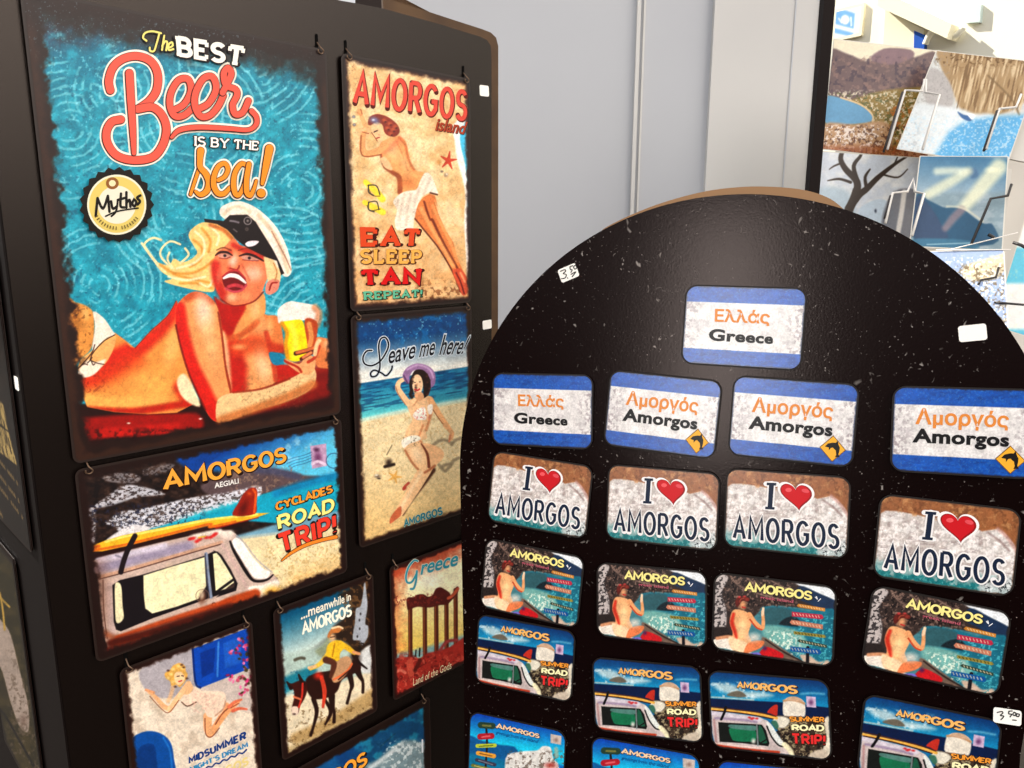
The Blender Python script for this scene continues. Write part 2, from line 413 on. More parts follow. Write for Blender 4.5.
class Sheet:
    """a flat printed thing lying in a plane: its root, its plate, its picture and its lettering"""
    def __init__(s, root, m, w, h, r, thick, plate_mat, pm, res, base, edge=0.0012, plate=True, art_px=None):
        s.root, s.m, s.w, s.h, s.pm = root, np.array(m), w, h, pm
        s.O = s.m[:3,3]; s.x = s.m[:3,0]; s.y = s.m[:3,1]; s.n = -s.m[:3,2]
        s.pl = Plane(s.O, s.x, -s.y, s.n); s.z = 0.0003; s.r = r
        if plate:
            V,Fc = slab(round_rect(w,h,r), -thick, 0.0, min(thick*0.45,0.0008)); mesh_obj('plate',V,Fc,plate_mat,root)
        W, H = w-2*edge, h-2*edge
        nx, ny = int(W/res)+1, int(H/res)+1
        gx, gy = np.meshgrid(np.linspace(-W/2,W/2,nx),np.linspace(H/2,-H/2,ny)); gx = gx.ravel(); gy = gy.ravel()
        rr = max(r-edge,1e-5); qx = np.abs(gx)-(W/2-rr); qy = np.abs(gy)-(H/2-rr)
        out = (qx>0)&(qy>0); l = np.hypot(qx,qy); cut = out&(l>rr)
        gx = np.where(cut, np.sign(gx)*(W/2-rr+qx/np.maximum(l,1e-9)*rr), gx); gy = np.where(cut, np.sign(gy)*(H/2-rr+qy/np.maximum(l,1e-9)*rr), gy)
        s.nx, s.ny, s.gx, s.gy, s.cut = nx, ny, gx, gy, cut
        Wp = s.O+np.outer(gx,s.x)+np.outer(gy,s.y); px = topx(Wp)
        s.p = Paint(px[:,0],px[:,1],base)
        s.edge_d = np.minimum(W/2-np.abs(gx), H/2-np.abs(gy))     # distance to the border, metres
        s.layers = []; s.zk = 0.0005
    def local(s, px): q = uv(s.pl, px); return np.stack([q[:,0],-q[:,1]],-1)
    def border(s, col, d0, d1, amp, scale=6.0, seed=3, a=1.0):
        nz = fbm(s.p.X/scale,s.p.Y/scale,seed,4)-0.5
        s.p.fill(col, a*sstep(d1,d0,s.edge_d+nz*amp))
    def picture(s, name='printed_picture'):
        g = s.p; g.mask = None; k_ = 0.35 if s.pm is PRINT_CARD else 1.0; g.c *= (1+k_*0.22*(fbm(g.X/1.3,g.Y/1.3,71,3)-.5)+k_*0.18*(fbm(g.X/6,g.Y/6,72,3)-.5))[:,None]        # print grain and wear
        nx, ny = s.nx, s.ny; i = np.arange(nx*ny).reshape(ny,nx)
        q = np.stack([i[1:,:-1],i[1:,1:],i[:-1,1:],i[:-1,:-1]],-1).reshape(-1,4)
        q = q[~s.cut[q].all(1)]
        me = bpy.data.meshes.new(name); me.vertices.add(nx*ny)
        me.vertices.foreach_set('co', np.c_[s.gx,s.gy,np.full(nx*ny,s.z)].astype(np.float32).ravel())
        me.loops.add(q.size); me.loops.foreach_set('vertex_index', q.astype(np.int32).ravel())
        me.polygons.add(len(q)); me.polygons.foreach_set('loop_start', np.arange(0,q.size,4,dtype=np.int32))
        try: me.polygons.foreach_set('loop_total', np.full(len(q),4,dtype=np.int32))
        except Exception: pass
        me.update(calc_edges=True); me.validate()
        at = me.color_attributes.new('print','FLOAT_COLOR','POINT')
        at.data.foreach_set('color', np.c_[lin(press(s.p.c)),np.ones(nx*ny)].astype(np.float32).ravel())
        me.materials.append(s.pm); return link(bpy.data.objects.new(name,me), s.root)
    def add(s, V2px, Fc, col, zadd=0.0, vz=None):
        L = s.local(np.asarray(V2px)[:,:2]); z = s.zk+(vz if vz is not None else 0)
        V = np.c_[L, np.full(len(L),0.0)+z]; s.layers.append((V, Fc, col)); s.zk += 0.00006
    def text(s, txt, quad, col, font='sans', bold=0.0, w=0.2, gap=0.22, serif=0.0, outline=(), bow=0.0, shear=0.0, cap=False, sx=1.0, spacing=1.0):
        """quad = TL TR BR BL of the inked box, in pixels; outline = [(colour, extra width, dx, dy)] widest first"""
        H = homog(quad)
        if font == 'sans':
            V0,F0 = font_text(txt,bold,shear,spacing); lo = V0.min(0)[:2]; hi = V0.max(0)[:2]
        else:
            V0,F0,lo,hi = stroke_text(txt,w,gap,serif,cap,0,sx)
        lo = np.array(lo); sz = np.array(hi)-lo
        def put(V,Fc,c,dx=0,dy=0):
            t = (V[:,:2]-lo)/sz
            if bow: t = np.c_[t[:,0],t[:,1]+bow*(1-(2*t[:,0]-1)**2)]
            p = apply_h(H,t)+np.array([dx,dy]); s.add(p,Fc,c,vz=V[:,2] if V.shape[1]>2 else None)
        for oc,ow,dx,dy in outline:
            if font == 'sans': Vo,Fo = font_text(txt,bold+ow,shear,spacing)
            else: Vo,Fo,_,_ = stroke_text(txt,w,gap,serif,cap,ow,sx)
            put(Vo,Fo,oc,dx,dy)
        put(V0,F0,col); s.lettering()
    def script(s, strokes, w, col, outline=(), n=6, seq=False):
        """pen strokes traced in pixels; each stroke = points or (points, widths)"""
        def one(extra, c, dx=0, dy=0, sel=None):
            parts = []
            for k,st in enumerate(strokes if sel is None else [strokes[sel]]):
                pts, ww = st if isinstance(st,tuple) and isinstance(st[1],(int,float,list)) and not isinstance(st[0],(int,float)) else (st, w)
                P = curve(pts,False,n); ww = [q+extra for q in ww] if isinstance(ww,list) else ww+extra
                parts.append(ribbon(P, ww, True, k*4e-6, k*4e-6+2e-5))
            V,Fc = join(parts); V = np.array(V); s.add(V[:,:2]+np.array([dx,dy]),Fc,c,vz=V[:,2])
        if seq:
            one(outline[0][1],outline[0][0],outline[0][2],outline[0][3])
            for k in range(len(strokes)): one(outline[1][1],outline[1][0],outline[1][2],outline[1][3],k); one(0.0,col,0,0,k)
        else:
            for oc,ow,dx,dy in outline: one(ow,oc,dx,dy)
            one(0.0,col)
        s.lettering()
    def shape(s, pts, col, sm=True):
        P = curve(pts,True,5) if sm else np.array(pts,float); s.add(P,[tuple(range(len(P)))],col)
    def lettering(s, name='lettering'):
        if not s.layers: return
        V = []; Fc = []; mi = []; mats = []; seen = {}
        for v,f,c in s.layers:
            c = tuple(int(x) for x in c)
            if c not in seen: seen[c] = len(mats); mats.append(ink(c))
            k = len(V); V += [tuple(p) for p in v]; Fc += [tuple(i+k for i in q) for q in f]; mi += [seen[c]]*len(f)
        s.layers = []
        o = mesh_obj(name, V, Fc, mats, s.root, mi)
        # every stroke faces the viewer
        bm = bmesh.new(); bm.from_mesh(o.data)
        for fa in bm.faces:
            fa.normal_update()
            if fa.normal.z < 0: fa.normal_flip()
        bm.to_mesh(o.data); bm.free(); return o
# ------------------------------------------------------------------ tin signs on the tall stand
TIN = mat('tin_sheet', (34,20,15), 0.42, 0.4, 0.0)
DARK = (36,14,9)
def tin_sign(x0, y0, w, h, label, res, base, group=None, tilt=0.0):
    """rectangle in centimetres on the stand's front, measured from the corner of the biggest sign"""
    m = LEFT.mat((x0+w/2)/100, (y0+h/2)/100, tilt)
    r = empty('tin_sign', m, label, 'sign', 'souvenir tin signs on the stand')
    return Sheet(r, m, w/100, h/100, 0.0045, 0.0011, TIN, PRINT_TIN, res, base)
SKIN, SKIN_L, SKIN_R, RED = (236,160,96), (252,214,168), (206,88,40), (206,24,14)

def sign_beer():
    s = tin_sign(0, 0, 20, 28.35, 'largest sign: blonde woman in a white cap raising a glass on turquoise', 0.00036, (22,150,172))
    p = s.p; A = Z(30,200,3.2); B = Z(130,190,6); Cc = Z(60,290,5.4875); D = Z(180,280,5.121); E = Z(95,20,5.294); Fz = Z(60,130,4.452)
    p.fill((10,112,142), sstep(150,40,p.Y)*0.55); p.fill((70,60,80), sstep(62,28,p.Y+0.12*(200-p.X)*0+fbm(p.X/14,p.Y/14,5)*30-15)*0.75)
    n = fbm(p.X/9,p.Y/9,2); p.fill((50,184,204), sstep(.45,.75,n)*0.5); p.fill((8,112,138), sstep(.5,.28,n)*0.45)
    for (cx,cy,r0,k) in ((100,285,10,9),(175,215,14,7),(70,130,12,8),(300,190,12,9),(250,60,12,8),(330,330,14,9),(190,120,16,8),(120,90,12,6),(285,265,10,7)):
        for i in range(k):
            rr = r0+i*8.5; d = np.hypot(p.X-cx,(p.Y-cy)*1.05)+(fbm(p.X/7,p.Y/7,i)-.5)*4
            ang = sstep(.35,.6,vnoise(np.arctan2(p.Y-cy,p.X-cx)*2.2,np.full_like(p.X,cx*.37+i*.4),4))
            p.fill((140,216,228), 0.60*ang*sstep(2.0,0.5,abs(d-rr)))
    p.speck((150,222,236),3.2,.66,.78,.5,8); p.speck((10,90,120),4.5,.66,.8,.5,12)
    # dark shore and red cushion at the bottom
    p.poly(A((95,650),(250,655),(420,650),(560,640),(720,600),(980,520),(990,800),(60,830)),(38,6,4),2,sm=False)
    p.line(A((150,735),(300,722),(520,716)),(22),(172,14,8),3,.9); p.line(A((240,745),(330,738),(470,728)),10,(214,30,18),2.5,.6)
    p.line(A((720,655),(850,610),(985,575)),[16,30,26],(140,16,10),4,.9); p.line(A((790,560),(900,530),(985,520)),16,(178,34,16),3,.8)
    p.blob(A((315,714))[0],2.6,1.2,(250,220,200)); p.blob(A((545,700))[0],2.4,1.2,(250,220,210)); p.speck((20,2,2),5,.45,.75,.6,31,sstep(425,432,p.Y))
    # hips and bikini
    p.poly(Cc((40,70),(85,68),(140,85),(180,120),(188,180),(185,260),(165,330),(110,380),(40,430)),(226,150,70),1.2)
    p.blob(Cc((90,180))[0],8,14,(176,104,36),.6); p.blob(Cc((140,130))[0],5,8,(246,196,120),.7); p.speck((120,60,16),3,.58,.72,.6,6,sstep(96,90,p.X)*sstep(300,310,p.Y)*sstep(362,350,p.Y))
    p.poly(Cc((300,235),(350,270),(410,318),(500,225),(590,140),(640,60),(700,300),(700,640),(640,672),(480,680),(300,668),(150,640),(115,560),(105,470),(200,400),(230,300)),(232,142,64),1,sm=False)
    torso = Cc((300,235),(350,275),(385,312),(412,318),(460,265),(500,222),(590,140),(640,60),(700,300),(720,500),(740,620),(640,672),(480,680),(300,668),(150,640),(115,560),(105,470),(170,420),(230,300))
    p.poly(torso,(236,150,70),.8,sm=False); p.clip(torso,.8,False)
    p.line(A((110,560),(200,545),(300,500),(390,440),(450,375),(480,320)),[26,30,22,14,13,12],(214,30,14),5,.9)
    p.line(A((170,585),(260,560),(340,515)),18,(216,70,24),7,.6); p.speck((120,14,6),2.0,.55,.72,.6,9,sstep(140,60,p.X)*sstep(350,360,p.Y)*sstep(412,400,p.Y))
    p.blob(A((390,590))[0],30,17,(246,178,88),.8); p.blob(A((455,470))[0],10,26,(250,198,116),.75,.25); p.line(A((170,640),(300,650),(420,640)),13,(248,184,92),5,.8)
    p.line(A((190,672),(330,676),(470,656),(560,645)),7,(190,26,10),2.5,.9); p.line(A((480,600),(510,640),(570,660)),14,(206,34,14),4,.85); p.clip()
    p.poly(A((470,575),(500,560),(545,655),(510,650),(480,620)),(252,226,182),1.5)
    p.poly(Cc((165,340),(205,300),(255,262),(305,244),(290,330),(230,420),(140,420),(100,445),(110,385)),(238,176,104),.8)
    p.poly(Cc((182,118),(240,155),(285,220),(300,246),(255,262),(210,305),(175,330),(192,200)),(250,232,214),.8)
    p.poly(Cc((100,445),(150,385),(195,395),(250,380),(225,425),(175,470),(110,480)),(248,228,206),1.0)
    for q in (((300,246),(240,280),(180,345),(165,385)),((190,300),(170,350),(100,430)),((165,385),(200,400),(240,408)),((168,380),(180,410),(190,405)),((150,400),(165,385),(175,370)),((110,420),(130,405),(150,410))):
        p.line(Cc(*q),1.1,(50,14,8),.5,.9)
    p.line(Cc((412,318),(460,265),(500,222),(590,140),(635,60)),1.0,(120,24,10),.5,.7)
    # far arm
    p.poly(D((405,175),(450,180),(500,188),(522,260),(528,362),(470,368),(440,345),(410,290)),(232,130,66),1)
    p.line(D((410,230),(440,330),(520,355)),10,(190,40,16),3,.8); p.blob(D((455,240))[0],6,12,(248,186,120),.7)
    p.poly(D((480,445),(530,435),(600,450),(610,480),(560,500),(490,520)),(196,30,16),1.2)
    # chest and neck
    p.poly(A((545,300),(600,350),(640,330),(735,350),(760,420),(778,500),(788,580),(720,608),(645,618),(630,520),(600,400)),(238,158,96),1)
    p.line(A((648,475),(640,540),(655,610)),[18,34,24],(190,22,12),5,.95); p.line(A((665,470),(720,460),(750,480)),20,(214,70,28),6,.8)
    p.blob(A((745,530))[0],10,20,(252,206,156),.9,-.2); p.line(A((755,425),(775,500),(786,575)),5,(196,50,24),1.5,.8)
    p.poly(A((600,320),(640,340),(720,320),(748,300),(752,360),(720,400),(690,440),(650,440),(620,400)),(238,156,86),1)
    p.poly(A((590,310),(620,330),(690,335),(660,400),(640,440),(612,420),(600,360)),(186,20,10),2)
    p.line(A((620,440),(660,438),(700,415),(725,390)),6,(204,80,34),2,.8); p.line(A((612,430),(625,500),(632,600)),8,(252,206,150),2.5,.8)
    p.blob(A((720,350))[0],7,14,(250,196,134),.8); p.blob(A((668,470))[0],9,4,(252,190,120),.7)
    # near upper arm
    arm = A((465,355),(480,322),(515,296),(550,296),(585,320),(605,360),(618,440),(628,530),(645,610),(648,690),(612,708),(580,700),(545,640),(510,560),(482,470),(468,410))
    p.poly(arm,(240,158,94),.8); p.clip(arm)
    p.line(A((476,345),(484,420),(510,520),(550,610),(590,700)),[13,15,16,18,20],(214,24,14),3.5,.95)
    p.line(A((500,310),(540,300),(580,318)),10,(204,70,34),3,.8); p.blob(A((556,360))[0],11,24,(254,226,200),.95,-.15); p.blob(A((575,450))[0],9,30,(248,190,128),.8,-.2)
    p.line(A((604,360),(616,440),(628,540),(645,620)),3,(140,26,10),1,.8); p.clip(); p.line(A((466,400),(482,470),(510,560),(560,670)),2,(110,10,6),.8,.8)
    # forearm and hand round the glass
    p.poly(A((600,640),(650,616),(740,604),(830,572),(880,545),(905,535),(916,566),(895,608),(820,645),(720,675),(640,705),(598,708)),(238,196,140),.9)
    p.line(A((610,705),(720,668),(820,632),(905,590)),9,(200,110,50),3,.8); p.speck((150,104,60),2.0,.56,.7,.4,21,sstep(372,380,p.Y)*sstep(236,244,p.X)*sstep(412,404,p.Y)*sstep(308,300,p.X))
    p.line(A((650,616),(740,604),(830,572)),2.0,(150,40,16),.8,.8)
    p.poly(D((690,300),(735,296),(782,322),(786,440),(740,452),(700,440),(690,380)),(226,128,70),.9); p.blob(D((755,330))[0],6,7,(250,190,140),.8)
    p.poly(D((498,172),(510,140),(556,110),(620,116),(690,132),(714,168),(702,222),(650,206),(560,212),(508,224)),(252,236,224),.8)
    p.line(D((690,140),(712,172),(700,230)),7,(214,130,80),2,.7)
    p.poly(D((640,200),(700,215),(698,300),(680,350),(650,380),(640,300)),(190,70,26),1); p.line(D((660,225),(672,290),(660,345)),5,(246,170,96),1.2,.8)
    p.poly(D((518,220),(560,208),(622,206),(640,262),(652,350),(640,390),(600,416),(548,402),(538,330),(544,268)),(250,222,8),.8)
    p.line(D((520,222),(546,270),(540,330),(550,400)),4,(232,150,20),1.2,.9); p.line(D((570,230),(590,300),(590,380)),6,(255,244,90),2.5,.7)
    p.poly(D((520,400),(560,412),(610,430),(650,385),(690,400),(690,450),(660,485),(610,475),(560,440)),(240,170,112),.8)
    p.line(D((592,376),(640,364),(690,350)),4.4,(60,12,6),.8); p.line(D((598,372),(645,360),(690,345)),3.2,(214,110,60),.8)
    p.line(D((620,404),(660,380),(695,368)),3.4,(90,18,8),.8); p.line(D((630,396),(670,372)),2.8,(226,130,80),.7); p.line(D((655,420),(690,395),(712,340)),3,(196,60,30),.8)
    p.line(D((520,400),(545,420),(600,445),(620,470)),2.4,(180,40,18),.9); p.line(D((690,380),(700,330),(712,310)),4,(250,200,150),1)
    p.poly(D((455,372),(500,372),(530,385),(528,420),(500,436),(470,425)),(20,130,164),.8)
    # hair
    p.poly(B((350,270),(385,220),(450,192),(545,212),(625,288),(560,345),(515,392),(498,470),(508,592),(470,612),(380,598),(280,575),(205,548),(250,530),(190,492),(150,432),(230,452),(262,412),(305,432),(355,420),(402,378),(378,330)),(248,206,128),.8)
    for q,w in ((((185,300),(135,288),(85,325),(110,375),(170,450)),2.2),(((300,326),(240,308),(190,350),(185,400),(250,470)),2.0),(((235,375),(225,420),(260,470)),2.0),(((330,350),(350,390),(300,440)),2.2),(((70,320),(100,360),(150,430),(210,490)),2.2)):
        p.line(B(*q),w,(252,226,170),.7)
    for q in (((180,450),(280,510),(400,540),(495,560)),((260,500),(360,500),(440,470),(500,420)),((380,300),(430,350),(420,420),(360,460)),((430,230),(480,300),(470,370)),((300,560),(400,560),(490,590))):
        p.line(B(*q),2.6,(222,140,44),1.1,.7)
    for q in (((390,250),(440,300),(440,380),(380,440),(280,470)),((470,210),(530,270),(520,330)),((230,520),(340,540),(450,520)),((420,560),(470,580),(495,540))):
        p.line(B(*q),2.4,(255,240,196),1,.8)
    p.line(B((480,210),(560,240),(610,290)),4,(190,90,30),1.5,.8)
    # face
    p.poly(B((498,430),(520,375),(560,345),(620,290),(660,330),(720,350),(800,400),(838,430),(830,510),(806,570),(785,625),(735,668),(660,692),(590,690),(545,650),(508,575),(492,490)),(236,128,82),.8)
    p.line(B((510,450),(520,540),(560,640)),9,(204,34,24),3,.9); p.line(B((620,330),(680,360),(790,405)),5,(200,40,26),2,.9); p.line(B((600,360),(612,420),(594,470)),3.6,(214,64,40),1.8,.75)
    p.blob(B((618,425))[0],5.5,8,(254,220,190),.95,.3); p.blob(B((738,500))[0],12,10,(252,200,168),.95); p.blob(B((610,645))[0],8,5,(252,196,150),.9); p.blob(B((690,640))[0],9,6,(244,160,104),.8); p.blob(B((530,520))[0],3,10,(232,120,90),.7)
    p.line(B((600,470),(640,478),(655,455)),1.6,(150,20,14),.7,.8); p.line(B((672,450),(695,500),(716,540)),2,(214,80,52),1.2,.5)
    p.poly(B((525,392),(560,380),(600,388),(590,408),(550,408)),(216,150,130),.5); p.poly(B((668,400),(720,392),(780,415),(740,426),(690,420)),(216,150,130),.5)
    p.blob(B((568,394))[0],1.7,1.6,(40,24,30),1,hard=.5); p.blob(B((715,408))[0],1.8,1.6,(40,24,30),1,hard=.5)
    p.line(B((512,392),(540,374),(580,374),(612,392)),[1.2,2.4,2.4,1.2],(48,12,12),.6); p.line(B((655,396),(700,384),(750,398),(800,426)),[1.2,2.4,2.6,1.4],(48,12,12),.6); p.line(B((535,408),(570,412),(600,402)),.9,(130,30,24),.5,.7); p.line(B((675,418),(720,424),(770,424)),.9,(130,30,24),.5,.7)
    p.line(B((520,360),(560,345),(605,362)),1.3,(120,50,24),.6,.8); p.line(B((650,362),(710,352),(800,398)),1.4,(120,50,24),.6,.8); p.line(B((690,350),(760,375),(820,412)),2.4,(180,40,26),1.2,.6)
    p.poly(B((552,535),(575,502),(640,488),(692,538),(692,580),(645,610),(600,604),(570,585)),(120,6,14),.7); p.line(B((562,528),(600,512),(645,520),(692,556)),[2.4,4.2,4.2,2],(252,240,232),.6); p.line(B((590,580),(630,570),(670,580)),3.4,(206,60,70),.8)
    p.line(B((572,590),(620,610),(670,600),(696,570)),2.2,(216,70,86),.7); p.line(B((555,520),(590,492),(640,482),(690,530)),1.6,(190,40,50),.6)
    p.line(B((545,655),(620,695),(735,672),(800,610)),1.4,(140,20,8),.7,.9)
    # ear, side hair
    p.poly(B((800,400),(880,415),(908,480),(900,550),(850,570),(826,560),(815,480)),(248,208,150),.8,sm=False); p.poly(B((818,560),(855,535),(895,545),(885,600),(840,628),(812,612)),(232,140,116),.7); p.line(B((835,600),(850,560),(880,556)),1.6,(160,30,26),.6); p.line(B((860,440),(880,490),(870,540)),1.4,(206,140,80),.7)
    # cap
    p.poly(B((545,150),(600,110),(740,110),(870,280),(915,450),(885,470),(800,300),(700,180),(580,190)),(244,226,206),.8,sm=False)
    p.poly(B((535,135),(556,95),(640,66),(722,88),(800,140),(882,230),(942,350),(968,478),(942,520),(906,498),(880,410),(820,270),(752,172),(700,130),(620,150),(562,165)),(252,238,222),.7)
    p.line(B((770,150),(860,260),(915,380),(945,490)),4,(232,196,160),1.6,.8); p.line(B((560,150),(600,110),(660,100),(720,130)),3,(236,206,170),1.4,.8); p.line(B((850,250),(930,400),(965,480)),1.4,(170,110,80),.6,.7)
    p.poly(B((442,172),(560,186),(598,150),(702,148),(752,190),(802,270),(852,350),(885,412),(925,500),(905,510),(880,425),(830,408),(765,378),(700,346),(640,300),(580,236),(520,204),(448,192)),(26,12,14),.6,sm=False)
    p.ring(B((705,185))[0],3.6,1.0,(150,140,140)); p.blob(B((705,185))[0],1.8,1.8,(190,180,176),.8); p.blob(B((700,235))[0],2.2,2.2,(150,140,130),.8); p.blob(B((700,235))[0],1,1,(30,16,14))
    p.poly(B((690,322),(720,305),(772,308),(748,332),(708,340)),(244,232,236),.6); p.line(B((600,185),(625,188),(650,195)),2,(120,110,116),.7); p.line(B((620,235),(640,250)),1.4,(110,100,100),.6)
    # worn dark border
    s.border(DARK, .0055, .0105, .010, 9, 3); s.border((70,40,24), .002, .006, .006, 14, 8, .6)
    p.fill(DARK, sstep(46,20,p.Y-0.185*(p.X-80)+(fbm(p.X/10,p.Y/10,77)-.5)*26)*0.85)
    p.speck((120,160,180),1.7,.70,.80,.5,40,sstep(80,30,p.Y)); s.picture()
    # lettering
    CRM, DK, CO = (246,240,224), (74,18,16), (238,98,80)
    beer = [E((80,372),(72,320),(95,250),(150,205),(225,192),(295,220),(330,285),(325,370),(285,430),(225,472)),
            E((225,472),(300,462),(350,500),(376,570),(360,655),(305,725),(205,742),(115,718),(66,655),(60,590),(88,540),(135,527)),
            (E((180,282),(188,420),(198,580),(204,706)),[7.8,7.6,6.4,4.2]),
            (E((415,478),(470,445),(505,375),(490,315),(440,320),(400,385),(394,455),(420,508),(468,505),(512,468)),6.5),
            (E((545,472),(600,440),(638,365),(618,302),(570,312),(530,385),(526,455),(556,510),(605,505),(650,455),(676,400)),6.5),
            (E((672,385),(700,330),(718,285),(700,255),(678,285),(690,345),(740,368),(748,400),(725,450),(738,498),(778,490),(808,428)),6.2),
            (E((402,622),(445,583),(545,568),(700,575),(805,582),(848,555),(850,515),(826,484)),[3,5,5,4.6,4.2,4.8,5.2,5.4])]
    s.script(beer, 7.8, CO, [(CRM,5.2,0,0),(DK,1.6,-.3,.3)],seq=True)
    s.script([E((345,72),(300,62),(262,70),(250,95),(268,112)),E((335,78),(322,125),(308,165),(288,165),(285,148)),E((362,85),(350,160)),E((351,140),(366,116),(378,122),(372,162)),E((384,150),(406,138),(402,120),(386,132),(386,160),(410,156))],1.9,(240,226,130),[((40,30,24),1.6,.3,.4)])
    s.text('BEST',E((418,82),(792,142),(774,250),(428,194)),(248,244,232),'stroke',w=.27,gap=.32,serif=.16,outline=[((40,26,30),.05,.5,.5)])
    s.text('IS BY THE',E((520,614),(862,642),(858,692),(520,668)),(250,246,238),'stroke',w=.20,gap=.28,serif=.13,outline=[((40,24,26),.09,0,0)])
    Y_ = Z(180,140,10.24)
    sea = [(Y_((185,290),(145,410),(98,556)),[3.4,3.4,3.0]),(Y_((200,112),(192,200),(196,280),(250,345),(284,430),(262,520),(200,560),(148,528)),[7.2,5.6,5.4,6.2,6.4,6,5,3]),
           (Y_((380,412),(445,375),(478,300),(445,242),(380,272),(336,370),(334,470),(375,545),(440,548),(498,486)),[4,4.4,4.6,4.6,4.8,5.2,5.6,5.4,5,3.6]),
           (Y_((668,258),(612,246),(552,330),(534,450),(552,548),(592,560),(638,470),(668,330)),[4.4,4.6,5,5.4,5.2,4.6,3.6,3]),(Y_((692,248),(668,400),(668,530),(705,568),(742,500),(766,418)),[5,5.2,5.2,4.8,3.6,2.8]),
           (Y_((900,88),(862,280),(826,448)),[8,6.4,3.4]),(Y_((814,545),(816,546)),8.4)]
    s.script(sea,5.2,(240,150,44),[(CRM,4.8,0,0),(DK,1.6,-.3,.3)],seq=True)
    # crown cork
    c = Fz((246,333))[0]; rim = []
    for k in range(84):
        t = 2*math.pi*k/84; r = 36.2+1.7*math.cos(21*t); rim.append((c[0]+r*math.cos(t)*.985,c[1]+r*math.sin(t)))
    s.shape(rim,(28,22,16),False); s.shape([(c[0]+29.5*math.cos(t),c[1]+30*math.sin(t)) for t in np.linspace(0,6.2832,48)[:-1]],(238,230,206),False)
    s.shape([(c[0]+27.6*math.cos(t),c[1]+28*math.sin(t)) for t in np.linspace(0,6.2832,48)[:-1]],(226,202,112),False)
    s.shape([(c[0]+19*math.cos(t),c[1]+19*math.sin(t)) for t in np.linspace(0,6.2832,40)[:-1]],(236,228,206),False)
    q = Fz((226,238))[0]; s.shape([(q[0]+6.4*math.cos(t),q[1]+6.0*math.sin(t)) for t in np.linspace(0,6.2832,24)[:-1]],(150,96,44),False); s.shape([(q[0]+3.4*math.cos(t),q[1]+3.2*math.sin(t)) for t in np.linspace(0,6.2832,20)[:-1]],(240,224,180),False)
    s.lettering('crown_cork_emblem')
    s.script([Fz((152,382),(160,304)),Fz((160,304),(184,350),(206,294)),Fz((206,294),(213,364)),Fz((220,318),(228,350),(246,340)),(Fz((250,312),(242,362),(222,384)),2),Fz((264,284),(262,338),(278,345)),Fz((250,312),(282,303)),Fz((288,278),(288,346)),Fz((288,326),(302,312),(306,342)),Fz((322,310),(314,328),(324,340),(332,322),(322,310)),Fz((350,292),(336,302),(348,318),(338,332)),(Fz((196,384),(250,362),(340,348)),1.6)],2.6,(24,18,14))
    for k in range(17):                                             # small print round the foot of the cork
        t = math.radians(150-k*7.2); r = 23.4; e = (math.cos(t),math.sin(t)); a = (c[0]+r*e[0],c[1]+r*e[1])
        if k in (9,): continue
        s.script([[(a[0]-e[0]*1.3,a[1]-e[1]*1.3),(a[0]+e[0]*1.3,a[1]+e[1]*1.3)]],1.0,(92,74,36))
    s.lettering()

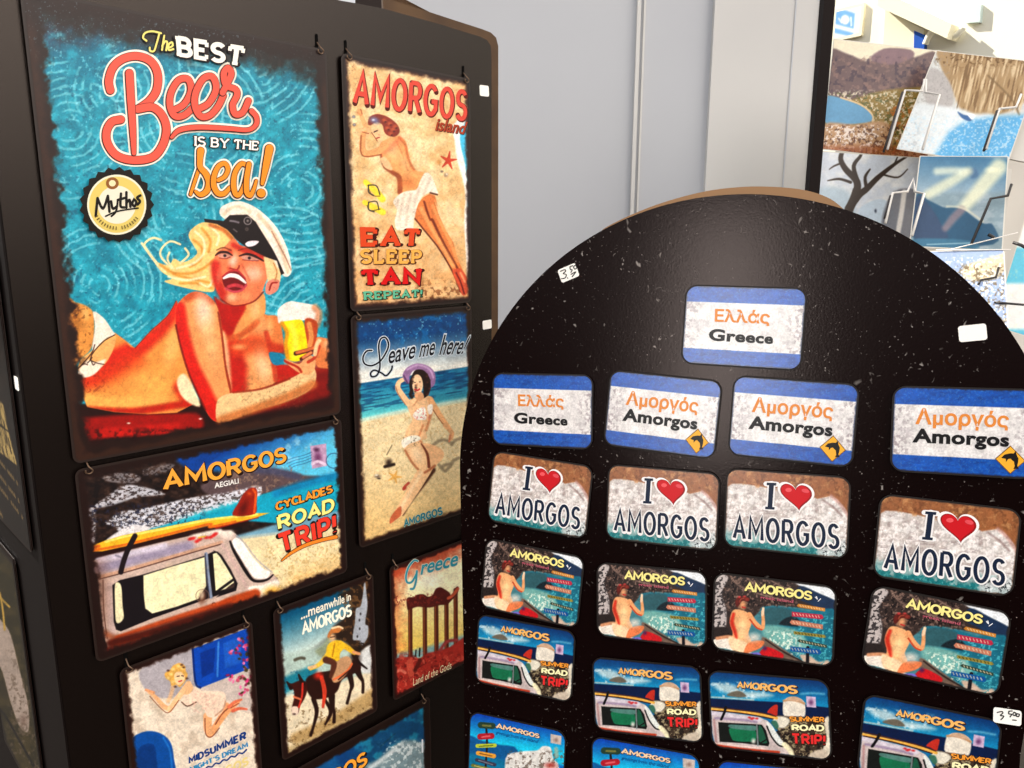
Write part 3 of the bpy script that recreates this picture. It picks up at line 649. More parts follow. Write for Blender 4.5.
def sign_road():
    s = tin_sign(0, 28.84, 20, 13.7, 'wide sign with a cream camper van and a yellow surfboard on its roof', 0.00034, (40,24,20))
    p = s.p; L_ = Z(80,430,5.907); M_ = Z(80,530,5.907); N_ = Z(210,420,6.4); O_ = Z(210,500,6.4)
    n = fbm(p.X/6,p.Y/4,3); p.fill((74,52,42), sstep(.5,.75,n)*.8); p.fill((18,10,12), sstep(.5,.3,n)*.8)
    p.grad(N_((-300,200),(0,150),(300,90),(840,20),(850,350),(560,380),(420,320),(250,300),(100,330),(-120,330)),(4,66,150),(96,200,232),N_((300,100))[0],N_((420,330))[0],3)
    p.fill((10,60,140), sstep(0,-8,(p.Y-438)+0.2*(p.X-260)+(fbm(p.X/8,p.Y/8,5)-.5)*14)*sstep(180,205,p.X)*.75)
    p.speck((190,228,240),9,.55,.8,.55,13,sstep(250,290,p.X)*sstep(485,470,p.Y)*sstep(430,445,p.Y))
    p.poly(N_((-60,420),(60,360),(180,320),(300,308),(420,312),(520,330),(600,352),(700,362),(600,398),(420,450),(300,482),(150,470),(0,480)),(96,76,78),2)
    p.speck((150,120,104),3,.5,.7,.8,5,sstep(222,240,p.X)*sstep(462,470,p.Y)*sstep(497,490,p.Y)*sstep(310,296,p.X)); p.line(N_((300,320),(420,330),(560,362)),7,(70,76,110),3,.7)
    p.poly(N_((300,484),(420,450),(600,396),(760,352),(835,335),(838,580),(640,640),(420,660),(300,650),(150,640),(0,640),(-160,690),(-480,760),(-480,720),(-200,640),(0,570),(150,520)),(16,164,192),1.2,sm=False)
    p.line(N_((-200,640),(0,575),(150,530)),6,(60,190,205),2.5,.8); p.line(N_((420,470),(600,410),(830,350)),8,(6,120,176),3,.7); p.line(N_((500,560),(830,440)),6,(40,186,208),3,.6)
    # white town
    tw = .25+.75*sstep(.36,.58,fbm(p.X/2.3,p.Y/1.5,7,3))
    def patch(pts,a): 
        idx = p._box(np.array(pts),2); m = sstep(1.5,-1.5,p.sdf(curve(pts,True,4),idx))*tw[idx]*a; p._mix(idx,m*.92,(226,226,234))
    patch(L_((150,545),(250,480),(330,470),(450,445),(650,400),(886,365),(1060,330),(1060,390),(886,440),(600,525),(420,585),(250,605),(205,570)),1); patch(L_((90,440),(150,400),(250,330),(350,330),(500,378),(350,395),(200,440),(100,460)),.9)
    patch(L_((130,280),(230,250),(350,270),(330,310),(200,310)),.5); patch(L_((380,230),(500,200),(560,210),(480,260),(380,265)),.4); patch(L_((50,470),(90,470),(85,660),(60,660)),.8)
    p.poly(L_((240,590),(330,560),(420,578),(330,620),(240,640),(150,655)),(232,226,226),1.2); p.speck((34,40,66),2.2,.58,.7,.8,22,sstep(500,508,p.Y)*sstep(535,520,p.Y)*sstep(215,190,p.X))
    # beach
    p.poly(O_((150,235),(300,190),(440,150),(640,110),(840,70),(840,170),(420,225),(200,250)),(120,168,190),2)
    p.poly(O_((180,245),(400,218),(640,190),(838,150),(842,470),(600,590),(380,660),(330,600),(430,500),(260,400)),(242,222,176),1.6,sm=False); p.line(O_((200,240),(400,216),(640,188),(838,146)),3,(180,196,190),1.4,.8)
    p.speck((206,170,110),1.9,.55,.7,.7,3,sstep(538,548,p.Y)*sstep(255,270,p.X)); p.fill((232,180,104), sstep(552,592,p.Y+0.3*(p.X-300))*sstep(275,300,p.X)*.7)
    # van
    body = M_((70,185),(150,150),(300,112),(480,70),(640,35))+O_((0,190),(60,184),(125,192),(165,216),(170,250),(260,400),(330,470),(402,470),(442,520),(430,580),(320,625),(150,690),(0,760))+M_((600,620),(400,690),(180,745),(140,620),(105,300))
    p.poly(body,(206,180,166),.8,sm=False)
    p.line(M_((110,225),(300,180),(450,140),(640,95)),11,(158,146,170),4,.95); p.line(M_((110,175),(300,135),(500,92)),6,(216,206,222),2.5,.9); p.line(O_((-100,210),(40,195),(120,215)),9,(240,228,214),3,.9)
    p.line(M_((108,278),(300,228),(560,152),(835,72)),3.4,(206,160,132),1,.95); p.line(M_((112,290),(300,240),(560,163),(835,82)),1.2,(84,48,40),.5,.9)
    p.line(M_((135,295),(140,480),(160,640)),1.2,(96,60,50),.5,.9); p.line(M_((170,330),(175,480),(190,600)),7,(196,170,164),2,.8)
    p.clip(body,.8,False); p.blob((92,600),20,70,(110,66,48),.75); p.blob((130,650),60,16,(96,40,20),.7); p.clip()
    # windows
    p.poly(M_((190,325),(235,295),(370,262),(560,205),(738,150),(790,124))+O_((20,322),(48,330),(75,352),(130,440),(176,532),(166,580),(40,622))+M_((820,382),(600,460),(430,520),(240,598),(212,588),(198,540)),(22,14,20),.7,sm=False)
    p.poly(M_((374,268),(560,210),(734,160),(744,330),(700,405),(560,455),(426,492),(385,462),(376,380)),(246,238,192),.7,sm=False); p.poly(M_((206,322),(228,310),(244,340),(250,440),(256,522),(214,545),(206,430)),(240,228,184),.7)
    p.poly(O_((16,345),(40,338),(62,362),(110,440),(152,512),(150,552),(28,590)),(244,236,190),.7,sm=False); p.line(O_((38,590),(95,548),(150,508)),2.6,(26,18,22),.6); p.poly(O_((95,572),(150,530),(152,556),(110,572)),(70,50,44),.6)
    p.line(M_((744,140),(756,270),(772,395)),3.4,(140,150,172),.7); p.line(M_((738,140),(750,270),(764,400)),.8,(40,40,60),.5); p.line(O_((10,345),(20,470),(30,600)),2.2,(24,16,20),.6)
    p.speck((214,190,150),8,.55,.7,.3,6,sstep(140,150,p.X)*sstep(215,205,p.X)*sstep(560,566,p.Y)*sstep(612,600,p.Y))
    p.blob(M_((722,400))[0],4.6,9,(126,78,56),1,.2); p.blob(M_((720,385))[0],2.6,5,(206,186,160),.9,.2); p.ring(M_((722,388))[0],6.5,1,(150,116,96),.6); p.ring(M_((790,440))[0],1.8,1,(60,36,30))
    # windscreen and front
    p.poly(O_((140,278),(165,240),(205,262),(240,320),(290,385),(345,440),(385,458),(360,500),(290,500),(250,455),(190,360)),(252,248,240),.8); p.line(O_((128,265),(150,320),(195,400),(245,480),(280,515),(330,518),(372,505),(402,478)),[2,3,3.6,3.6,3,2.6,2,1.4],(24,14,20),.7); p.line(O_((78,285),(150,400),(215,520),(240,570)),3,(208,176,168),1,.9)
    p.line(O_((165,225),(215,270),(300,380),(395,462)),1.6,(180,170,170),.7,.8); p.poly(O_((240,560),(340,540),(420,510),(445,540),(400,590),(300,625)),(250,240,226),1.4); p.blob(O_((395,585))[0],12,7,(236,170,50),.9,-.3)
    # rusty lower band
    p.line(M_((200,665),(400,605),(600,545),(800,485))+O_((120,660),(290,600)),[8,9,10,11,11,10],(186,66,18),2,.95); p.line(M_((240,640),(500,560),(886,440)),3.2,(222,190,170),1.4,.8); p.line(M_((180,720),(400,660),(700,565))+O_((60,735),(300,650)),10,(52,10,6),3.5,.95)
    p.speck((110,20,6),2.4,.5,.72,.6,45,sstep(596,606,p.Y+.32*(p.X-250))*sstep(262,250,p.X)); p.line(M_((150,610),(220,640),(330,625)),6,(150,70,36),3,.7)
    p.line(M_((215,632),(400,572),(600,508),(800,446),(886,418)),[3,4.5,5.5,6,6],(186,66,20),1.6,.9); p.line(M_((180,668),(400,606),(600,542),(886,452)),7,(74,18,8),2.4,.95)
    # surfboard, fin, strap, flower
    top = L_((58,690),(140,655),(250,622),(500,572),(760,520))+N_((0,640),(150,612),(300,596),(378,594)); bot = N_((300,622),(180,652),(0,690))+L_((760,562),(500,628),(250,690),(130,716),(62,715))
    p.line(L_((70,745),(300,690),(500,640),(800,572))+N_((100,690),(230,655)),5,(40,10,8),1.6,.95); p.line(N_((40,684),(150,655),(300,618)),3.4,(176,26,16),1,.9)
    p.poly(top+bot,(244,186,40),.7,sm=False); p.line(L_((150,660),(260,630),(500,582),(760,530))+N_((120,622),(300,604)),2.2,(250,232,110),.8); p.line(L_((66,712),(250,680),(500,620),(760,556))+N_((0,684),(160,650)),2.6,(222,110,24),.9); p.line(L_((60,700),(110,685)),3,(206,70,30),1.4,.8)
    p.poly(N_((145,610),(180,530),(215,470),(255,436),(288,434),(302,462),(296,520),(286,600)),(158,34,16),.8); p.line(N_((275,445),(292,480),(282,590)),2.4,(226,90,30),.9); p.blob(N_((215,560))[0],5,10,(80,10,6),.8,.4); p.blob(N_((250,470))[0],4,3,(216,80,26),.8)
    p.line(M_((324,34),(285,110),(258,180),(240,248)),5.2,(30,16,22),.7); p.line(M_((210,150),(240,160)),2,(120,110,130),1,.7)
    for q in ((668,48),(690,66),(708,54),(745,44),(770,42),(788,32),(650,52),(800,22)): p.blob(M_(q)[0],3.2,2.1,(212,20,22),.95,-.3)
    p.line(M_((700,44),(740,36)),1.4,(226,180,60),.6)
    # stamp and postmark
    p.poly(N_((640,166),(742,150),(748,292),(652,312)),(196,160,190),.6,sm=False); p.blob(N_((690,240))[0],5,8,(110,50,96),.9); p.blob(N_((680,190))[0],4,3,(70,24,60),.9); p.line(N_((655,280),(690,265),(735,285)),3,(226,200,222),.8)
    p.ring(N_((790,260))[0],7.4,.9,(30,60,110),.7)
    for k in range(4): p.line(N_((480+k*10,262+k*18),(540,240+k*18),(600,225+k*18),(650,205+k*18)),.9,(40,90,150),.5,.6)
    s.border((34,12,8),.0028,.0072,.006,5,3); p.fill((34,12,8), sstep(0,10,(p.X-84)*-1+20+(fbm(p.X/5,p.Y/5,9)-.5)*14-.11*(p.Y-470)*-1)*.0)
    s.picture()
    W5 = Z(70,420,3.2); OR, DKB = (244,170,66), (40,20,16)
    s.text('AMORGOS',W5((292,158),(688,78),(693,134),(297,228)),OR,'stroke',w=.215,gap=.28,outline=[(DKB,.045,.5,.6)],bow=-.06,sx=.86)
    s.text('AEGIALI',N_((25,402),(180,372),(182,404),(27,437)),(240,236,230),bold=.02)
    s.text('CYCLADES',N_((412,520),(778,405),(785,462),(418,582)),(244,160,60),'stroke',w=.25,gap=.22,outline=[(DKB,.09,.3,.3)],sx=.9)
    s.text('ROAD',N_((418,598),(795,478),(792,582),(434,706)),(246,236,140),'stroke',w=.26,gap=.28,outline=[(DKB,.05,.4,.4)],sx=1.1)
    s.text('TRIP!',O_((430,215),(800,82),(806,205),(460,336)),(232,66,48),'stroke',w=.24,gap=.34,outline=[(DKB,.04,.4,.4)],sx=.95)
    s.script([(O_((455,386),(510,340),(600,290),(700,257),(802,234)),[1,2.6,3.2,3.2,3.6])],3,(238,140,48),[((60,24,14),1.1,0,0)])
    s.lettering()

def sign_island():
    s = tin_sign(21.4, 0, 13.4, 19.95, 'tall sign of a red-haired sunbather on sand, beside the largest sign', 0.00030, (240,204,150))
    p = s.p; G = Z(345,60,6.4); H = Z(345,200,6.854); I = Z(345,100,6.4)
    n = fbm(p.X/12,p.Y/12,4); p.fill((248,222,176), sstep(.45,.7,n)*.8); p.fill((222,170,110), sstep(.5,.3,n)*.6); p.fill((222,150,90), sstep(180,300,p.Y)*.35); p.speck((206,156,100),2.6,.62,.8,.35,6); p.speck((150,96,60),1.6,.64,.76,.5,16,sstep(362,350,p.X))
    p.speck((130,70,34),3.2,.5,.66,.7,61,sstep(272,290,p.Y)*sstep(405,425,p.X))
    p.poly(I((690,160),(800,150),(830,768),(830,1200),(792,1200),(776,1040),(762,768),(770,620),(750,500),(715,380),(700,260)),(250,246,240),1.4); p.poly(I((742,200),(830,160),(830,1100),(806,1100),(790,900),(782,700),(785,560),(765,400),(740,300)),(70,190,226),1.4); p.poly(I((790,240),(830,200),(830,900),(805,800),(800,560)),(20,120,176),2)
    # figure
    p.line(I((86,62),(104,105),(132,172)),[2.4,4,5],(238,176,118),.7); p.line(I((78,80),(100,95)),2,(220,150,96),.6); p.line(I((100,62),(108,90)),1.4,(200,120,70),.5)
    p.poly(I((225,275),(300,238),(350,236),(385,262),(402,330),(420,410),(455,452),(508,468),(490,520),(460,590),(350,590),(345,490),(300,462),(248,425),(226,350)),(240,168,104),.8)
    p.line(I((345,240),(385,290),(405,380),(440,445)),2.6,(206,110,60),1.2,.8); p.line(I((228,350),(250,425),(305,465),(346,500),(350,590)),[2,3,4,5,5],(150,60,26),1.2,.85); p.line(I((330,270),(370,360),(400,450)),1.6,(206,116,62),.8,.7); p.blob(I((300,320))[0],9,14,(250,198,144),.8,-.4); p.blob(I((380,400))[0],5,12,(250,194,136),.7,-.3); p.line(I((240,330),(290,300),(350,250)),5,(236,120,80),3,.55); p.poly(I((226,375),(255,365),(290,410),(300,450),(262,438),(238,410)),(248,200,150),.9)
    p.blob(I((400,530))[0],12,8,(216,120,62),.7)
    p.line(I((122,190),(112,250),(112,320),(150,345),(225,318),(262,290)),[5,6,6.5,7,7,6],(238,170,110),.8); p.line(I((102,230),(100,330),(130,362),(230,350)),1.4,(160,76,36),.6,.8); p.line(I((100,200),(130,185),(150,200),(140,240)),3,(244,190,138),.7); p.line(I((110,205),(150,215)),.9,(176,96,56),.5)
    p.poly(I((145,150),(158,108),(205,90),(262,104),(305,130),(338,165),(348,205),(318,235),(275,228),(250,205),(238,160),(200,142),(162,162)),(142,52,36),.8); p.poly(I((165,168),(200,150),(236,180),(244,240),(222,272),(200,250),(172,210)),(246,200,150),.7); p.blob(I((188,130))[0],7,4.5,(120,128,170),.95,.4); p.blob(I((180,128))[0],2,1.4,(230,226,236),.9)
    for q in ((285,150),(305,190),(270,180),(320,170),(290,215),(250,130)): p.blob(I(q)[0],3.2,2.4,(206,100,60),.8); p.blob((I(q)[0][0]+1.2,I(q)[0][1]+1.6),1.6,1.2,(74,20,16),.8)
    p.line(I((185,205),(205,196)),1.2,(60,24,20),.5); p.blob(I((215,222))[0],1.2,1.2,(200,120,84),.7); p.line(I((200,245),(218,240)),1.1,(190,40,36),.5); p.line(I((170,210),(205,262)),1,(150,70,40),.5,.8)
    # legs then towel
    p.poly(I((445,768),(452,680),(500,622),(540,600),(575,612),(590,680))+H((612,0),(640,100),(690,210),(742,292),(765,390),(805,480),(840,545),(838,620),(806,648),(785,610),(765,555),(735,490),(680,385),(600,265),(520,185),(476,125)),(226,128,66),.8,sm=False)
    p.line(I((505,650),(540,760))+H((600,140),(650,250),(720,380),(775,480),(800,560)),[2,2.2,2.6,2.6,2.4,2.2,1.8],(120,40,16),.8,.9); p.line(H((520,60),(580,170),(660,310),(740,450)),4,(248,176,110),1.6,.8); p.line(H((600,40),(640,130),(720,290),(770,420)),3,(244,166,100),1.3,.8); p.line(H((478,128),(540,205),(640,330),(740,500),(790,630)),1.6,(96,30,12),.7,.9)
    p.poly(H((735,490),(770,470),(800,480),(845,560),(835,640),(802,650),(775,590)),(214,84,50),.8); p.line(H((760,500),(790,560),(815,640)),1.6,(120,24,14),.7); p.line(H((790,500),(820,560)),2,(248,170,120),1,.8)
    p.poly(I((512,466),(548,482),(582,560),(592,606),(540,592),(490,622),(462,680),(440,768),(432,830),(395,830),(330,830),(318,768),(332,700),(306,650),(352,600),(400,582),(456,572),(482,512)),(248,234,214),.8)
    for q in (((380,600),(360,680),(345,768)),((420,600),(400,700),(390,800)),((500,520),(470,580),(440,680)),((545,500),(520,560),(500,600)),((340,640),(330,690))): p.line(I(*q),2.4,(216,186,162),1.6,.6)
    p.line(I((590,606),(545,594)),1.6,(90,40,20),.7); p.speck((190,150,120),2.4,.62,.76,.35,19,sstep(392,398,p.X)*sstep(424,414,p.X)*sstep(196,204,p.Y)*sstep(226,220,p.Y))
    # flip-flops, starfish, shells
    for a,b,c in (((130,525),(200,590),(238,635)),((125,655),(190,690),(240,718))): p.line(I(a,b,c),[5,6.4,6.4],(250,222,60),.8); p.line(I((a[0]+15,a[1]+20),(b[0]-30,b[1]+18),(c[0]-16,c[1]-20)),.9,(120,90,30),.5)
    for q in (((150,545),(200,550),(222,605)),((150,545),(150,590),(180,610)),((150,655),(200,650),(215,700)),((150,655),(150,700),(185,715))): p.line(I(*q),1.2,(60,50,40),.5)
    c = I((660,388))[0]
    for k in range(5): t = math.radians(-80+72*k); p.line([c,(c[0]+8.2*math.cos(t),c[1]+9*math.sin(t))],[4.2,1.2],(206,66,36),.6,sm=False)
    p.blob(I((600,398))[0],2.8,3.2,(206,140,70),.9); p.blob(I((645,480))[0],3.4,3,(150,120,96),.9); p.blob(I((618,458))[0],2,1.6,(110,90,80),.9); p.blob(I((650,475))[0],1.6,1.4,(240,226,206),.9)
    for q in ((55,108),(58,158)): p.blob(I(q)[0],2.2,2,(84,84,100),.9); p.blob(I(q)[0],1,.9,(190,190,200),.8)
    s.border((50,22,14),.0014,.0062,.005,6,3); s.border((30,12,8),.0006,.0022,.002,5,9); s.picture()
    RD, SH = (220,84,66), (96,24,16)
    s.text('AMORGOS',G((62,46),(786,176),(776,398),(44,286)),(222,82,66),'stroke',w=.165,gap=.36,outline=[(SH,.022,.6,.6)],sx=.62)
    s.text('island',G((578,368),(782,398),(770,478),(574,452)),(176,70,40),bold=.02,shear=.25,outline=[((84,30,20),.01,.6,.5)])
    s.text('EAT',H((96,164),(516,178),(498,316),(103,320)),(220,78,36),'stroke',w=.29,gap=.42,serif=.16,outline=[((70,18,10),.03,.7,.5)])
    s.text('SLEEP',H((98,334),(524,340),(522,436),(100,438)),(238,176,86),'stroke',w=.25,gap=.38,serif=.14,outline=[((96,50,20),.04,.6,.4)])
    s.text('TAN',H((102,458),(522,450),(514,590),(116,598)),(214,26,28),'stroke',w=.29,gap=.42,serif=.16,outline=[((70,10,8),.03,.7,.5)])
    s.text('REPEAT!',H((118,618),(525,604),(522,664),(125,686)),(104,184,150),'stroke',w=.24,gap=.38,serif=.14,outline=[((28,60,44),.05,.5,.4)])
    s.lettering()

def sign_leave():
    s = tin_sign(21.4, 20.35, 13.4, 20.45, 'tall sign of a dark-haired woman in a purple hat, partly behind the round board', 0.00030, (236,214,170))
    p = s.p; J = Z(350,320,6.984); K = Z(350,420,5.904)
    p.grad(J((0,0),(900,-120),(900,300),(845,322),(70,442),(0,452)),(4,64,118),(240,236,226),J((400,110))[0],J((425,345))[0],.8)
    p.speck((10,110,170),6,.5,.72,.6,5,sstep(352,338,p.Y)); p.speck((130,190,214),2,.72,.8,.7,11,sstep(348,336,p.Y)); p.fill((226,232,230),sstep(.5,.75,fbm(p.X/22,p.Y/8,8))*.7*sstep(346,362,p.Y+.17*(p.X-400))*sstep(384,374,p.Y+.17*(p.X-400)))
    p.grad(J((40,446),(70,442),(845,322),(900,314),(900,540),(820,548),(420,618),(75,692),(40,700)),(4,92,140),(92,196,200),J((440,420))[0],J((450,640))[0],.9)
    w = vnoise(p.X/9,(p.Y+.17*p.X)/1.5,3); sea = sstep(0,2,(p.Y-383)+.156*(p.X-360))*sstep(0,-3,(p.Y-414)+.19*(p.X-360)); p.fill((4,58,104),sstep(.5,.75,w)*.6*sea); p.fill((60,170,196),sstep(.42,.2,w)*.5*sea)
    p.line(J((70,700),(420,624),(820,552)),4,(190,226,214),2,.8)
    sand = sstep(2,8,(p.Y-416)+.19*(p.X-360)); p.fill((222,182,116),sand*sstep(440,545,p.Y)*.8); p.speck((196,150,90),1.8,.58,.78,.4,14,sand); p.speck((140,96,50),2.0,.6,.78,.55,24,sstep(505,550,p.Y))
    # cast-off things on the sand
    p.blob(K((228,252))[0],4.2,5.4,(52,36,28),1); p.line(K((205,275),(258,262)),3,(40,26,20),1); p.blob(K((215,225))[0],3.6,1.8,(200,180,140),.9); p.line(K((216,205),(246,150)),1.2,(150,130,96),.5)
    c = K((262,335))[0]
    for k in range(5): t = math.radians(-70+72*k); p.line([c,(c[0]+7*math.cos(t),c[1]+6.4*math.sin(t))],[3.4,1],(222,168,86),.6,sm=False)
    p.blob(K((162,332))[0],4.2,2.6,(120,100,84),.9); p.blob(K((155,325))[0],2,1.2,(244,236,220),.9); p.blob(K((170,345))[0],2.4,1.2,(50,36,30),.9)
    for q in (((490,150),(520,125),(560,118),(600,140)),((600,145),(620,120),(650,108)),((525,265),(545,290),(565,300),(590,270)),((590,275),(610,240),(640,225)),((540,280),(560,265),(600,258))): p.line(K(*q),3,(150,132,104),1.2,.85)
    p.line(K((490,295),(420,385),(350,480),(310,555)),[5,6,5,3],(70,34,20),1.4,.95)
    # figure
    p.line(J((405,580),(355,515),(332,470),(345,430),(385,410)),[6.4,6,5.4,4.6,4],(244,196,150),.7); p.line(J((385,590),(335,515),(318,465)),1,(150,90,60),.5,.7)
    p.poly(J((398,590),(430,545),(485,545),(545,528),(575,560),(582,640),(555,710),(530,768),(530,830),(425,830),(440,740),(435,690),(412,640)),(246,198,150),.7); p.line(J((560,560),(560,660),(530,768)),3,(206,130,84),1.2,.8); p.line(J((470,560),(440,600)),1.4,(210,140,96),.8,.7)
    p.line(J((560,555),(610,640),(665,720),(712,790)),[6,5.4,4.8,4],(238,178,124),.7); p.line(J((555,590),(620,690),(690,775)),1,(150,80,46),.5,.8); p.line(K((560,30),(600,75),(596,112)),[4.4,4,3],(236,176,124),.7); p.line(K((590,90),(585,125)),2,(220,140,100),.7)
    p.poly(J((438,668),(470,625),(520,612),(530,690),(480,705)),(250,240,226),.7); p.poly(J((540,600),(575,590),(572,650),(548,655)),(246,232,216),.7); p.speck((220,120,110),1.5,.6,.7,.8,4,sstep(412,418,p.X)*sstep(432,427,p.X)*sstep(406,410,p.Y)*sstep(422,418,p.Y))
    p.poly(K((368,0),(460,0),(432,70),(420,110),(440,150),(470,240),(495,275),(470,320),(420,400),(350,505),(310,560),(265,592),(234,612),(242,575),(285,500),(340,400),(398,292),(345,225),(312,150),(330,60)),(246,198,148),.7,sm=False)
    p.poly(K((425,140),(500,150),(548,182),(548,225),(500,270),(462,285),(455,220)),(244,190,140),.7); p.line(K((420,140),(455,200),(465,275)),[1.4,2.6,3],(110,46,26),.8,.9); p.line(K((325,180),(365,250),(400,290)),2.2,(180,100,60),1,.8); p.blob(K((395,200))[0],7,12,(252,220,180),.8,-.5); p.line(K((420,310),(350,430),(290,540)),3.4,(252,216,172),1.3,.8); p.line(K((500,270),(465,295),(440,310)),2.4,(170,90,56),1,.8); p.line(K((430,30),(405,105),(420,130)),2,(210,130,84),1,.8)
    p.poly(K((238,575),(270,530),(300,510),(300,560),(265,592),(234,612)),(200,104,66),.8); p.line(K((315,408),(325,390),(345,372)),2.6,(186,80,60),.7); p.blob(K((322,402))[0],2.6,2.2,(170,50,40),.9)
    p.poly(K((305,118),(360,92),(405,95),(412,118),(350,140),(315,165)),(250,240,222),.7); p.speck((96,70,40),1.5,.6,.7,.7,34,sstep(402,405,p.X)*sstep(420,417,p.X)*sstep(434,438,p.Y)*sstep(448,444,p.Y))
    p.poly(J((366,385),(400,330),(470,303),(545,322),(592,372),(592,445),(562,478),(545,520),(520,380),(450,350),(415,395),(418,442),(385,432)),(156,116,160),.7); p.line(J((400,345),(470,315),(550,340),(580,400)),2,(206,170,206),1,.8); p.line(J((375,390),(400,440)),1.6,(96,60,100),.7)
    p.poly(J((428,395),(455,350),(510,350),(552,400),(562,470),(540,528),(505,545),(512,500),(500,420),(470,385),(442,400),(432,440),(440,510),(420,495),(412,440)),(38,20,18),.7); p.poly(J((434,405),(468,380),(496,400),(508,455),(495,505),(468,522),(440,492)),(248,206,164),.6); p.poly(J((450,515),(500,505),(515,545),(480,565),(455,545)),(232,170,124),.7)
    for k in range(22):
        q = (430+random.Random(k).uniform(0,1)*14*(1 if k%2 else 0)+(0 if k%2 else 100)+random.Random(k+9).uniform(-12,26),380+k*7); p.blob(J(q)[0],1.7,1.5,[(60,32,26),(30,14,14),(96,54,40)][k%3],.85)
    for q in ((452,436),(486,432)): p.blob(J(q)[0],1.1,.7,(40,24,24),.95)
    p.line(J((452,484),(468,492),(484,482)),1.5,(200,40,50),.5); p.line(J((468,445),(464,462)),.8,(200,130,90),.5); p.line(J((430,540),(420,520),(430,490)),3,(40,22,20),1)
    s.border((44,20,12),.0020,.0066,.005,6,3); s.border((28,10,6),.0008,.0024,.002,5,9); s.picture()
    INK, HALO = (18,20,30), (206,214,220); ol = [(HALO,1.5,0,0)]
    s.script([J((150,212),(112,218),(88,262),(100,305),(150,318),(210,285),(255,215),(266,165),(245,122),(212,132),(198,185),(205,270),(205,335),(185,385),(150,395),(142,370),(168,350),(215,368),(250,388),(285,350),(292,322))],1.7,INK,ol)
    s.text('eave',J((262,222),(456,180),(452,266),(268,306)),INK,bold=.012,shear=.3,outline=[(HALO,.05,0,0)]); s.text('me',J((484,178),(592,160),(588,243),(478,262)),INK,bold=.012,shear=.3,outline=[(HALO,.05,0,0)])
    s.text('here!',J((636,98),(838,110),(790,238),(618,244)),INK,bold=.012,shear=.25,outline=[(HALO,.045,0,0)])
    s.text('AMORGOS',K((314,582),(538,505),(544,556),(316,630)),(14,116,134),'stroke',w=.21,gap=.30,outline=[((150,190,180),.05,0,0)])
    s.lettering()

